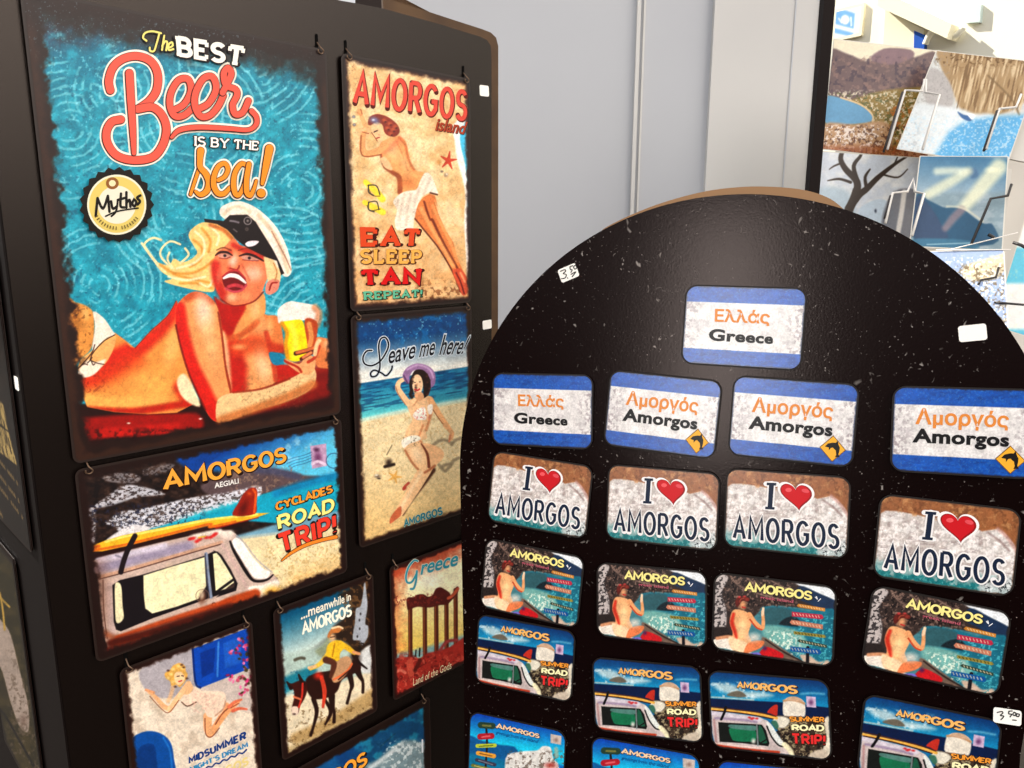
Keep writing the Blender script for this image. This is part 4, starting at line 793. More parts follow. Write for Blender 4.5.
def sign_midsummer():
    s = tin_sign(1.35, 43.75, 9.75, 14.2, 'small sign of a blonde woman by a blue shutter, under the camper van sign', 0.00028, (232,216,196))
    p = s.p; P = Z(115,620,5.187)
    p.speck((206,186,164),8,.5,.75,.7,3); p.poly(P((140,245),(400,140),(425,335),(300,400),(215,395),(150,352)),(176,168,172),1.2); p.poly(P((440,350),(690,250),(760,300),(740,480),(600,430),(520,370)),(206,190,180),3)
    p.poly(P((398,150),(690,40),(700,250),(442,352),(414,320)),(8,74,178),.7,sm=False); p.poly(P((440,170),(520,140),(510,270),(450,300)),(4,52,140),1,sm=False); p.poly(P((560,120),(650,85),(655,220),(570,250)),(30,96,196),1.2,sm=False); p.line(P((536,115),(530,290)),2,(60,130,214),.7); p.line(P((402,150),(416,320),(442,350)),2,(4,40,110),.7)
    for k in range(60):
        R_ = random.Random(k); q = (R_.uniform(640,715),R_.uniform(60,400)) if k%3 else (R_.uniform(580,680),R_.choice([R_.uniform(130,190),R_.uniform(285,320)]))
        p.blob(P(q)[0],R_.uniform(1.3,2.6),R_.uniform(1.2,2.2),[(226,60,130),(240,120,170),(150,30,84),(206,80,110),(70,60,30)][k%5],.95,R_.uniform(0,3),.4)
    p.poly(P((85,620),(130,585),(190,575),(250,595),(290,640),(305,720),(310,860),(110,860),(90,700)),(6,78,156),.9); p.poly(P((115,700),(140,650),(200,645),(215,720),(220,860),(130,860)),(4,56,122),1.2); p.line(P((250,610),(285,680),(295,800)),2,(30,110,190),.8)
    # figure
    p.line(P((175,372),(210,400),(250,445),(282,462)),[3,4,5,5],(238,180,130),.7); p.line(P((160,362),(200,375)),2.6,(230,160,112),.7); p.line(P((282,464),(320,410),(355,365),(380,330)),[5,5.4,6,6],(244,194,146),.7); p.line(P((180,395),(240,460),(280,478),(330,415)),1,(140,70,36),.5,.8)
    p.line(P((580,440),(545,510),(495,590)),[5,6,6],(232,160,110),.8); p.line(P((640,425),(580,480),(530,545),(490,592)),[3,4.6,5,6],(236,166,112),.8); p.line(P((480,500),(480,560),(490,595)),[9,8,6],(238,174,122),.8); p.line(P((520,540),(560,480),(610,440)),1.2,(130,56,30),.5,.85); p.line(P((466,510),(470,590),(500,605),(540,560)),1.1,(130,60,34),.5,.85); p.line(P((590,450),(620,425),(655,412)),[3.6,3,2],(228,120,84),.8); p.line(P((610,470),(645,458),(682,462)),[3.6,3,2],(222,108,76),.8); p.line(P((600,455),(640,432)),1,(150,50,36),.5,.8)
    p.line(P((300,345),(290,385),(275,420)),4,(236,182,128),1.2,.7); p.poly(P((345,420),(390,340),(440,365),(500,370),(560,372),(575,410),(560,470),(520,500),(480,500),(455,450),(420,425),(370,446)),(242,214,190),.7); p.line(P((345,425),(375,446),(420,425)),1.3,(90,50,34),.5,.9); p.line(P((520,495),(560,460),(572,420)),1.6,(190,140,110),.8,.8); p.speck((226,180,160),2,.55,.7,.6,4,sstep(188,194,p.X)*sstep(222,212,p.X)*sstep(688,694,p.Y)*sstep(716,710,p.Y))
    p.poly(P((350,350),(390,325),(405,355),(380,385),(350,380)),(242,190,140),.7)
    p.poly(P((262,300),(258,275),(285,258),(300,236),(335,222),(362,238),(366,262),(376,285),(360,320),(335,348),(318,335),(292,340),(285,318)),(226,172,84),.8); p.poly(P((310,275),(340,268),(362,295),(350,325),(325,335),(308,310)),(248,206,160),.6)
    for q in ((290,280),(275,300),(300,255),(350,250),(330,240),(300,320)): p.blob(P(q)[0],2.4,2,(252,224,150),.8)
    for q in ((345,232),(355,245),(275,262),(372,302),(312,345)): p.blob(P(q)[0],2,1.5,(70,34,20),.9)
    p.line(P((322,292),(332,290)),1,(50,24,20),.5); p.line(P((345,288),(354,290)),1,(50,24,20),.5); p.line(P((330,318),(345,314)),1.2,(196,40,40),.5)
    s.border((40,16,10),.0016,.0050,.004,5,3); s.picture()
    s.text('MIDSUMMER',P((377,706),(678,567),(681,616),(382,748)),(14,62,130),'stroke',w=.29,gap=.34,sx=.86)
    s.text("NIGHT'S DREAM",P((384,758),(687,626),(690,660),(390,792)),(40,140,190),'stroke',w=.26,gap=.32,sx=.8)
    s.script([[P((400+20*k,800-8.8*k+(4 if k%2 else -6)))[0] for k in range(15)]],1.6,(14,62,130))
    s.text('AMORGOS',P((385,832),(690,697),(692,750),(387,886)),(232,212,140),'stroke',w=.26,gap=.3)
    s.lettering()

def sign_donkey():
    s = tin_sign(13.0, 43.6, 9.65, 13.8, 'small sign of a rider in yellow on a brown donkey', 0.00028, (34,22,16))
    p = s.p; Q = Z(265,570,6.4); R = Z(240,660,6.4)
    p.grad(Q((60,250),(400,110),(560,110),(560,260),(420,420),(300,520),(90,620),(60,620)),(0,84,120),(206,222,214),Q((240,250))[0],Q((330,480))[0],4,1)
    p.poly(Q((90,560),(200,530),(330,490),(420,430),(560,380),(700,450),(700,760),(90,900)),(180,200,190),3); p.poly(R((240,140),(400,60),(480,40),(480,160),(330,190),(240,240)),(30,130,150),3); p.speck((10,90,124),3,.5,.7,.7,7,sstep(282,286,p.X)*sstep(668,674,p.Y)*sstep(705,694,p.Y)*sstep(320,306,p.X)); p.line(Q((190,575),(225,562),(250,565)),3,(90,86,70),1)
    p.poly(Q((320,520),(370,480),(420,420),(440,520),(380,560)),(150,160,130),2)
    p.poly(Q((470,160),(560,110),(640,80),(720,80),(720,480),(600,560),(520,470),(440,440),(440,360),(540,280),(550,200)),(46,30,20),3); p.speck((110,76,44),3,.5,.68,.9,9,sstep(335,345,p.X)*sstep(652,640,p.Y))
    p.poly(Q((640,80),(648,150),(655,230),(640,340),(660,360),(655,430),(620,480),(600,450),(560,440),(575,330),(580,250),(610,230),(625,160),(632,90)),(172,176,184),.9)
    for q in ((610,280),(603,320),(605,375),(590,425)): p.blob(Q(q)[0],1.2,1.8,(30,22,22),.95)
    p.speck((24,16,14),2.4,.5,.62,.9,33,sstep(352,356,p.X)*sstep(638,645,p.Y)*sstep(652,648,p.Y))
    # steps
    p.poly(R((255,240),(400,200),(620,150),(800,80),(860,20),(860,330),(640,440),(440,540),(280,610),(265,420)),(230,214,184),2,sm=False); p.line(R((360,500),(480,455),(640,380),(860,230)),[12,14,16,16],(176,140,84),3,.8); p.line(R((300,580),(440,530),(640,430),(850,320)),8,(206,180,130),3,.8); p.speck((110,80,40),3,.58,.74,.6,12,sstep(700,708,p.Y)); p.poly(Q((600,540),(690,480),(700,640),(610,650)),(214,214,212),1.5)
    # donkey
    for q,w in ((((470,250),(490,330),(470,420),(452,480)),[5,4,2.6,3]),(((585,230),(590,300),(602,340),(600,395)),[7,5,3,3.4]),(((700,90),(715,160),(705,200),(685,275)),[6,4.4,2.6,3]),(((740,40),(765,100),(785,140),(785,205)),[8,5,2.8,3]),(((540,250),(580,330),(545,410)),[3,4,2])): p.line(R(*q),w,(40,16,10),.9)
    p.poly(R((430,110),(500,80),(600,60),(720,0),(760,10),(770,60),(700,100),(650,130),(620,200),(560,240),(480,250),(440,220),(420,160)),(46,16,10),1); p.poly(R((300,140),(330,150),(380,130),(420,140),(430,190),(410,250),(385,290),(370,340),(340,350),(330,310),(345,240),(340,190)),(64,18,12),.9); p.poly(R((330,300),(370,300),(368,345),(345,356),(332,340)),(230,206,186),.8); p.blob(R((346,345))[0],2.2,1.4,(40,20,16),.9)
    p.line(R((300,140),(325,180)),[1.6,3.6],(40,14,10),.7); p.line(R((375,95),(400,150)),[2,5],(40,14,10),.7); p.line(R((400,150),(395,230),(375,300)),2,(206,50,36),.7); p.line(R((345,235),(385,250)),2,(226,120,80),.7); p.line(R((520,110),(540,200),(530,300)),[4,4.4,2.4],(206,64,40),.8); p.blob(R((500,100))[0],6,5,(226,50,30),.9); p.line(Q((570,545),(600,590),(650,630)),[5,3,1.6],(30,14,12),.8); p.blob(Q((575,560))[0],7,8,(44,18,12),.95)
    p.poly(Q((430,600),(520,550),(556,600),(500,690),(440,720),(420,660)),(196,150,110),.9); p.line(Q((440,700),(520,650),(555,600)),2,(226,110,60),.8); p.line(Q((470,700),(540,640)),1.4,(70,30,20),.6)
    # rider
    p.line(Q((400,540),(350,600),(290,632)),[5,4.4,3.4],(238,196,70),.9); p.line(Q((320,615),(280,625)),3,(236,190,140),.8); p.poly(Q((400,480),(440,450),(480,455),(510,490),(480,530),(470,580),(400,570),(390,530)),(238,190,40),.8); p.line(Q((480,470),(530,500),(570,530)),[6,5.4,4],(236,186,40),.8); p.line(Q((565,525),(600,535)),3,(230,160,110),.7); p.line(Q((445,470),(430,550)),1.4,(190,130,20),.8); p.blob(Q((430,430))[0],4.2,5.4,(240,190,140),1); p.poly(Q((398,420),(420,380),(460,360),(490,375),(470,400),(430,405),(408,435)),(196,120,60),.7); p.line(Q((430,372),(470,362),(495,372)),2,(246,214,170),.7); p.line(Q((418,430),(444,426)),1,(70,30,20),.5); p.line(Q((390,575),(440,600),(420,680)),[7,6,4],(90,46,30),1)
    s.border((34,12,8),.0024,.0060,.004,5,3); s.picture()
    s.text('...meanwhile in',Q((226,250),(545,142),(548,192),(228,318)),(240,232,212),bold=.02); s.text('AMORGOS',Q((230,325),(548,205),(556,292),(236,416)),(250,244,226),'stroke',w=.22,gap=.26,serif=.09,sx=.72)
    s.lettering()

def sign_temple():
    s = tin_sign(24.55, 43.7, 9.7, 13.6, 'small sign of ruined temple columns against a yellow sky', 0.00028, (246,226,150))
    p = s.p; T = Z(320,520,6.4); U = Z(340,640,6)
    p.grad([(385,540),(470,520),(470,660),(385,680)],(255,246,206),(250,210,96),(430,585),(430,650),1); p.fill((206,120,70),sstep(412,392,p.X+(fbm(p.X/5,p.Y/5,3)-.5)*16)*.8); p.fill((190,70,40),sstep(578,556,p.Y+.4*(p.X-430)+(fbm(p.X/5,p.Y/5,5)-.5)*18)*.9); p.blob(T((700,380))[0],16,12,(255,248,226),.8)
    p.line(U((320,120),(420,95),(560,60),(740,0)),10,(130,180,190),3,.9)
    for (x,t,b) in ((410,606,661),(424.6,603,657),(436,601,652),(446.2,599,648),(455.4,590,643)): p.line([(x,t),(x+.3,b)],4.3,(92,40,22),.7,sm=False); p.line([(x-.9,t+2),(x-.6,b)],.9,(176,96,50),.5,.8,sm=False)
    p.poly(T((556,500),(600,492),(620,478),(660,474),(690,490),(720,478),(740,440),(770,430),(800,445),(825,462),(840,480),(870,430),(885,430),(878,470),(830,525),(810,540),(760,545),(700,560),(620,555),(570,575),(556,560)),(88,26,22),.7); p.line(T((820,500),(850,480),(880,440)),3,(196,90,60),.8); p.speck((140,50,40),2.4,.5,.65,.8,7,sstep(592,596,p.Y)*sstep(608,603,p.Y)*sstep(446,443,p.X))
    p.poly(U((310,125),(360,100),(420,100),(480,110),(520,80),(600,60),(660,40),(760,-30),(770,170),(600,260),(420,330),(310,380)),(172,48,38),1.2,sm=False); p.speck((110,22,18),3.4,.5,.7,.8,8,sstep(648,660,p.Y)); p.speck((214,96,76),2.6,.58,.7,.7,18,sstep(648,660,p.Y)); p.poly(U((400,130),(430,115),(445,200),(410,215)),(206,84,64),.9); p.line(U((330,195),(360,180),(390,195)),3,(214,110,90),1); p.line(U((450,180),(480,120)),4,(96,24,18),1.2)
    p.line(U((452,95),(455,60)),1.3,(30,26,30),.5); p.line(U((475,95),(478,50)),1.5,(30,26,30),.5); p.line(U((600,60),(640,10),(700,0)),3,(160,60,60),1.2)
    s.border((60,18,14),.0015,.0045,.004,5,3); p.fill((40,10,8),sstep(0,6,(p.Y-690)+.45*(p.X-400)+(fbm(p.X/4,p.Y/4,6)-.5)*10)*.9); s.picture()
    TE = (44,150,168); ol = [((226,214,190),.9,0,0)]
    s.script([T((622,262),(600,258),(565,300),(548,360),(556,398),(585,395),(612,350),(618,325)),T((618,325),(612,390),(598,435),(578,440))],1.9,TE,ol)
    s.text('reece',T((636,290),(880,224),(884,288),(640,352)),TE,bold=.02,shear=.3,outline=[((226,214,190),.03,0,0)]); s.text('Land of the Gods',U((432,232),(664,126),(668,168),(436,274)),(238,220,180),shear=.25)
    s.lettering()

def sign_coast():
    s = tin_sign(8.9, 58.9, 20, 13.7, 'wide sign at the bottom edge showing white cliffs under teal sky', 0.0004, (10,70,110))
    p = s.p; R = Z(240,660,6.4); U = Z(340,640,6)
    p.speck((30,130,160),9,.4,.7,.9,3); p.poly(U((120,768),(220,720),(300,650),(360,610),(440,600),(520,640),(600,768)),(128,150,156),3); p.speck((214,222,222),3,.5,.66,.9,6,sstep(375,392,p.X)*sstep(736,746,p.Y)); p.line(U((180,768),(260,710),(330,650)),4,(210,216,216),2,.8); p.line(U((240,640),(330,560)),1.2,(20,60,80),.6,.6)
    p.fill((6,60,130),sstep(372,340,p.X)*.6); s.border((30,12,8),.005,.0085,.004,5,3); s.picture()
    s.text('AMORGOS',[(268,806),(366,748),(367.5,764),(270,824)],(240,164,60),'stroke',w=.24,gap=.26,outline=[((36,20,14),.06,.3,.4)]); s.script([U((492,598),(492,670))],1.6,(230,232,236)); s.lettering()

for fn in (sign_beer,sign_road,sign_island,sign_leave,sign_midsummer,sign_donkey,sign_temple,sign_coast): fn()
# ------------------------------------------------------------------ magnets on the round-topped board
MAG = mat('magnet_edge', (26,20,18), 0.5, 0.2)
GROUP = 'souvenir magnets on the round-topped board'
def unit_mat(u, v, th): return RIGHT.mat(u*SR, v*SR, th)
def mag_edge(a, b, side='top'):
    """place a magnet by two pixels on its top edge (left, right) or left edge (top, bottom)"""
    q = uv(RIGHT,[a,b]); d = q[1]-q[0]
    th = math.atan2(d[1],d[0]) if side=='top' else math.atan2(-d[0],d[1])
    c, k = math.cos(th), math.sin(th)
    return RIGHT.mat(q[0][0]+c*MW/2-k*MH/2, q[0][1]+k*MW/2+c*MH/2, th)
def magnet(m, label, base, res=0.00026, r=0.0085):
    root = empty('fridge_magnet', m, label, 'magnet', GROUP)
    return Sheet(root, m, MW, MH, r, 0.0022, MAG, PRINT_MAG, res, base, edge=0.0004)
def copies(s, places):
    for m, label in places:
        r = s.root.copy(); C.objects.link(r); r.matrix_world = m; r['label'] = label
        for ch in list(s.root.children):
            c = ch.copy(); C.objects.link(c); c.parent = r
POS = dict(zip(['M1','M2','M3','M4','L1','L2','L3','L4','C1','C2','C3','C4','V1','V2','V3'],
 [[0.0492,-0.23104,0.04986],[-0.2234,-0.11237,0.0011],[-0.05324,-0.11387,0.08224],[0.1124,-0.11133,0.05458],[-0.22611,0.00875,0.09506],[-0.05098,0.01317,0.02416],[0.10771,0.00825,0.01591],[0.2893,0.03182,0.05713],[-0.23684,0.13924,0.08908],[-0.06352,0.14996,-0.01789],[0.09499,0.14901,0.01587],[0.28147,0.15055,0.10712],[-0.24667,0.25165,0.0478],[-0.06693,0.28378,-0.05562],[0.09306,0.2772,-0.06617]]))
at = lambda k: unit_mat(*POS[k])
WHITE, BLUE = (230,225,222), (6,86,178)

def flag_art(s):
    p = s.p; Y = s.gy/MH; X = s.gx/MW
    g = fbm(p.X/3.2,p.Y/3.2,5,4); edge = sstep(.26,.5,abs(X))
    p.fill((150,136,140), edge*sstep(.5,.68,g)*.75); p.fill((206,200,200),sstep(.5,.7,fbm(p.X/9,p.Y/9,2))*.5)
    for a,b in ((.295,.6),(-.6,-.305)): p.fill(BLUE, sstep(a-.006,a+.006,Y)*sstep(b+.006,b-.006,Y))
    p.fill((4,62,140), (abs(Y)>.3)*sstep(.45,.7,fbm(p.X/8,p.Y/3,9))*.5); p.speck((60,120,190),1.4,.6,.72,.5,12,(abs(Y)>.3)*1.0)
    p.fill((30,40,70), sstep(.0012,.0,s.edge_d+(g-.5)*.0016)*.8)
def greece():
    s = magnet(at('M1'),'blue and white Greece magnet placed alone at the top of the round board',WHITE)
    flag_art(s); s.picture('printed_picture'); A = Z(670,270,5.12)
    s.text('Ελλάς',A((231,196),(515,207),(509,288),(229,276)),(226,142,62),bold=.026); s.text('Greece',A((202,298),(531,325),(526,380),(197,362)),(24,20,22),bold=.04,spacing=1.06); s.lettering()
    copies(s,[(at('M2'),'blue and white Greece magnet at the left edge, above the leftmost heart magnet')])
def amorgos():
    s = magnet(at('M4'),'blue and white Amorgos magnet with dolphin, right below the topmost Greece magnet',WHITE)
    flag_art(s); s.picture(); A = Z(660,260,2.8132)
    s.text('Αμοργός',A((261,383),(490,404),(484,457),(257,438)),(226,142,62),bold=.026); s.text('Amorgos',A((251,437),(487,461),(483,507),(247,486)),(20,18,20),bold=.04,spacing=1.06)
    c = A((486,530)); s.shape([(c[0][0]+dx,c[0][1]+dy) for dx,dy in ((0.6,-13.2),(13.2,1.6),(-.8,13.4),(-13.4,-1.4))],(120,78,20),False); s.shape([(c[0][0]+dx,c[0][1]+dy) for dx,dy in ((0.6,-12.2),(12.2,1.5),(-.8,12.4),(-12.4,-1.3))],(240,178,54),False)
    x,y = c[0]; D = lambda *q: [(x+a,y+b) for a,b in q]
    s.shape(D((-8,-2),(-5,-5),(0,-6),(3,-5.6),(5,-8),(5.6,-4),(7,-1),(6.4,3),(5.6,6),(7,9),(4,8.4),(2,9),(3.4,6),(3,2),(0,-1),(-2,-.6),(-4,2),(-4,-1)),(26,20,16),False)
    s.lettering()
    copies(s,[(at('M3'),'blue and white Amorgos magnet with dolphin, second from left in its row'),(mag_edge((893.9,386.6),(890.8,471.2),'left'),'blue and white Amorgos magnet with dolphin, cut by the right frame edge')])
def love():
    s = magnet(at('L4'),'I-heart magnet with red heart on white cliffs, rightmost of its row',(206,196,190))
    p = s.p; A = Z(860,480,6.244); n = fbm(p.X/4,p.Y/4,4,5); n2 = fbm(p.X/1.7,p.Y/3.0,9,4)
    p.fill((238,230,226), sstep(.42,.62,n)); p.fill((176,156,150), sstep(.56,.76,n2)*.5); p.fill((140,122,120), sstep(.54,.78,fbm(p.X/7,p.Y/3.2,21))*.5); p.fill((248,244,240), sstep(.5,.7,fbm(p.X/12,p.Y/5,31))*.6)
    p.poly(A((60,60),(1020,170),(1020,430),(985,460),(960,400),(900,330),(860,305),(760,320),(640,250),(420,230),(240,195),(160,190),(110,220),(80,200)),(156,98,58),1.2,sm=False)
    p.speck((196,142,92),5,.45,.75,.8,6,sstep(4,0,(p.Y-512)-.16*(p.X-900))); p.speck((110,64,36),5,.5,.75,.7,16,sstep(3,0,(p.Y-510)-.16*(p.X-900))); p.line(A((860,305),(920,360),(985,460)),3,(196,150,140),2,.8); p.line(A((800,330),(870,380),(930,440)),2,(130,100,96),1.5,.6)
    wl = (p.Y-568)-.155*(p.X-880); p.fill((24,120,124), sstep(-2,5,wl+(n-.5)*16)); p.fill((110,170,170), sstep(-14,-2,wl+(n-.5)*16)*sstep(4,-2,wl+(n-.5)*16)*.6); p.speck((90,170,168),2.6,.55,.72,.7,23,sstep(0,6,wl)); p.speck((10,84,92),3.2,.55,.72,.6,33,sstep(0,6,wl))
    p.poly(A((760,640),(860,620),(960,600),(955,740),(800,720),(740,690)),(206,206,204),2,a=.85); p.speck((40,48,52),2.2,.52,.64,.9,41,sstep(980,988,p.X)*sstep(576,582,p.Y)); p.speck((240,240,240),1.6,.58,.7,.6,43,sstep(978,986,p.X)*sstep(574,580,p.Y))
    p.fill((90,66,52), sstep(.0010,.0002,s.edge_d+(n-.5)*.0012)*.7); s.picture()
    NV, WO = (20,36,62), (240,236,234)
    s.text('I',A((408,194),(476,200),(452,376),(386,370)),NV,'stroke',w=.15,serif=.15,outline=[(WO,.05,0,0)])
    def heart(k):
        c = A((616,296)); t = np.linspace(0,2*math.pi,60)[:-1]; x = 16*np.sin(t)**3; y = 13*np.cos(t)-5*np.cos(2*t)-2*np.cos(3*t)-np.cos(4*t)
        return [(c[0][0]+(a*.93-b*.10)*k*1.22, c[0][1]-1+(-b*.86+a*.13)*k*1.16) for a,b in zip(x,y)]
    s.shape(heart(1.15),(246,240,238),False); s.shape(heart(.99),(150,12,20),False); s.shape([(x-.4,y-.5) for x,y in heart(.90)],(204,22,34),False)
    h = A((560,250))[0]; s.shape([(h[0]+3.6*math.cos(t)-.6*math.sin(t),h[1]+2.2*math.sin(t)+.5*math.cos(t)) for t in np.linspace(0,6.28,20)[:-1]],(236,96,100),False); h = A((680,262))[0]; s.shape([(h[0]+4.4*math.cos(t),h[1]+2.2*math.sin(t)+.9*math.cos(t)) for t in np.linspace(0,6.28,20)[:-1]],(226,84,92),False); s.lettering('red_heart')
    s.text('AMORGOS',A((158,378),(912,480),(900,664),(144,556)),NV,'stroke',w=.145,gap=.40,outline=[(WO,.06,0,0)],sx=.56); s.lettering()
    copies(s,[(at('L1'),'I-heart magnet with red heart on white cliffs, leftmost of its row'),(at('L2'),'I-heart magnet with red heart, second from left in its row'),(at('L3'),'I-heart magnet with red heart, third from left in its row')])
def cove():
    s = magnet(at('C3'),'rocky cove magnet with seated bather, third from left, near the centre',(70,130,140))
    p = s.p; A = Z(700,560,6.4); n = fbm(p.X/3,p.Y/3,4)
    p.poly(A((60,60),(420,90),(600,140),(700,200),(880,320),(880,340),(600,300),(420,300),(300,420),(240,480),(60,480)),(58,44,40),1); p.speck((140,112,100),2.2,.52,.68,.9,5,sstep(620,600,p.Y)*sstep(805,790,p.X)); p.speck((30,20,20),2.6,.54,.68,.9,15,sstep(620,600,p.Y)*sstep(800,780,p.X))
    for q in (((300,110),(420,220),(560,260)),((200,110),(260,170),(420,230)),((420,110),(560,190),(640,230))): p.line(A(*q),1.6,(160,130,116),.9,.7)
    p.poly(A((70,110),(130,80),(180,110),(160,160),(140,220),(170,330),(160,440),(100,470),(70,460)),(196,184,180),1); p.speck((50,44,46),2,.5,.6,.9,25,sstep(731,722,p.X)*sstep(634,628,p.Y)); p.poly(A((60,440),(170,430),(190,480),(120,500),(70,510)),(44,34,32),1)
    p.poly(A((590,140),(700,155),(820,170),(880,200),(880,280),(820,240),(760,215),(680,185)),(236,238,240),.9,sm=False); p.poly(A((640,165),(760,212),(880,270),(880,335),(800,325),(700,280),(620,240)),(28,52,84),.9)
    p.poly(A((400,300),(600,310),(700,330),(880,335),(880,690),(700,700),(600,600),(420,500),(400,400)),(24,112,134),1.2); p.poly(A((420,310),(560,310),(600,350),(570,410),(420,410)),(50,96,104),1.5); p.poly(A((510,400),(550,370),(600,360),(640,390),(640,425),(520,415)),(20,36,44),1)
    p.poly(A((410,420),(560,430),(650,470),(700,560),(640,600),(540,560),(420,510)),(120,178,170),2); p.speck((226,236,220),2.0,.50,.64,.9,8,sstep(764,770,p.X)*sstep(806,796,p.X)*sstep(628,634,p.Y)*sstep(660,652,p.Y)); p.speck((90,196,206),2.2,.55,.7,.7,18,sstep(790,800,p.X)*sstep(612,618,p.Y))
    p.poly(A((400,490),(520,560),(640,640),(720,680),(700,700),(540,650),(420,580)),(120,98,84),1); p.line(A((420,510),(540,590),(660,650)),1.5,(50,36,34),.7); p.poly(A((640,610),(700,610),(760,650),(820,640),(830,690),(700,680)),(206,180,160),1.4); p.speck((60,150,160),2,.5,.66,.8,28,sstep(815,822,p.X)*sstep(650,656,p.Y))
    p.poly(A((85,510),(180,500),(260,560),(340,600),(300,610),(180,570),(90,555)),(240,228,214),1); p.line(A((110,500),(180,490),(230,500)),3.2,(214,150,110),.9)
    # signpost
    p.line(A((690,560),(688,650)),3.4,(24,22,30),.6)
    for k,(a,b,h,c) in enumerate((((630,290),(800,318),22,(206,134,50)),((588,345),(780,364),30,(186,44,72)),((586,396),(786,428),30,(196,124,98)),((600,464),(796,488),20,(150,136,60)),((634,516),(812,553),20,(50,72,58)),((578,567),(765,588),32,(14,88,156)))):
        dx = 12; tip = (b[0]+dx,(b[1]+4)) if k%2 else (a[0]-dx,a[1]+2)
        q = [(a[0],a[1]-h/2),(b[0],b[1]-h/2),tip,(b[0],b[1]+h/2),(a[0],a[1]+h/2)] if k%2 else [(a[0],a[1]-h/2),(b[0],b[1]-h/2),(b[0],b[1]+h/2),(a[0],a[1]+h/2),tip]
        p.poly(A(*q),c,.5,sm=False)
        R_ = random.Random(k)
        for j in range(9):
            f_ = (j+.7)/9.6; x_ = a[0]+(b[0]-a[0])*f_; y_ = a[1]+(b[1]-a[1])*f_; p.line(A((x_-4,y_-h*.2),(x_+R_.uniform(0,5),y_+h*.2)),.9,(236,214,180) if k!=3 else (60,48,20),.4,.75,sm=False)
    # bather
    p.poly(A((205,330),(240,315),(310,340),(330,400),(310,470),(330,520),(300,590),(220,580),(190,530),(210,470),(190,400)),(240,178,124),.7); p.line(A((215,345),(205,400),(225,460),(235,500)),[3,4,4,2],(206,40,24),1.4,.9); p.blob(A((270,440))[0],6,13,(252,214,160),.85); p.poly(A((185,490),(225,500),(300,530),(310,590),(220,580),(188,540)),(250,214,172),1.2)
    p.line(A((315,350),(350,400),(395,435),(405,400),(400,330)),[5.4,5,4.4,3.6,2.8],(236,166,112),.7); p.line(A((320,380),(360,430),(395,445)),1.4,(196,60,30),.7); p.poly(A((300,540),(350,515),(410,520),(390,560),(320,590),(280,600)),(232,130,80),.8); p.blob(A((345,495))[0],9,6,(250,232,216),.8); p.line(A((405,310),(400,350)),2.6,(244,206,170),.7)
    p.blob(A((272,285))[0],5.2,6.6,(240,170,120),1); p.poly(A((225,270),(240,240),(280,232),(315,245),(310,265),(270,262),(250,290),(235,300)),(96,30,24),.6); p.blob(A((242,262))[0],2.6,4,(110,34,26),.9); p.blob(A((300,250))[0],3.4,2.2,(150,54,40),.9); p.blob(A((252,236))[0],2,1.4,(222,60,60),.9); p.blob(A((285,232))[0],2.2,1.3,(214,70,66),.9); p.line(A((255,268),(262,250),(280,244)),1.2,(170,80,56),.6,.8); p.line(A((270,300),(290,305)),1.2,(200,40,40),.5)
    p.poly(A((380,600),(410,560),(450,560),(530,600),(520,630),(430,620)),(206,24,34),.8); p.poly(A((310,600),(370,590),(390,610),(330,612)),(120,110,200),.8); p.blob(A((415,565))[0],3,3,(60,30,90),.8)
    p.fill((40,30,28), sstep(.0009,.0002,s.edge_d+(n-.5)*.001)*.6); s.picture()
    s.text('AMORGOS',A((288,130),(722,192),(716,258),(284,196)),(246,232,150),'stroke',w=.24,gap=.22,cap=True,outline=[((40,26,20),.05,.3,.3)],sx=.95)
    s.text('greek island',A((384,226),(598,254),(596,280),(382,250)),(190,96,112),bold=.015); s.script([A((738,236),(750,248),(745,232)),A((756,262),(772,246))],.8,(236,236,240)); s.lettering()
    copies(s,[(at('C1'),'rocky cove magnet with seated bather, leftmost of its row'),(at('C2'),'rocky cove magnet with seated bather, second from left in its row'),(at('C4'),'rocky cove magnet with seated bather, rightmost of its row')])
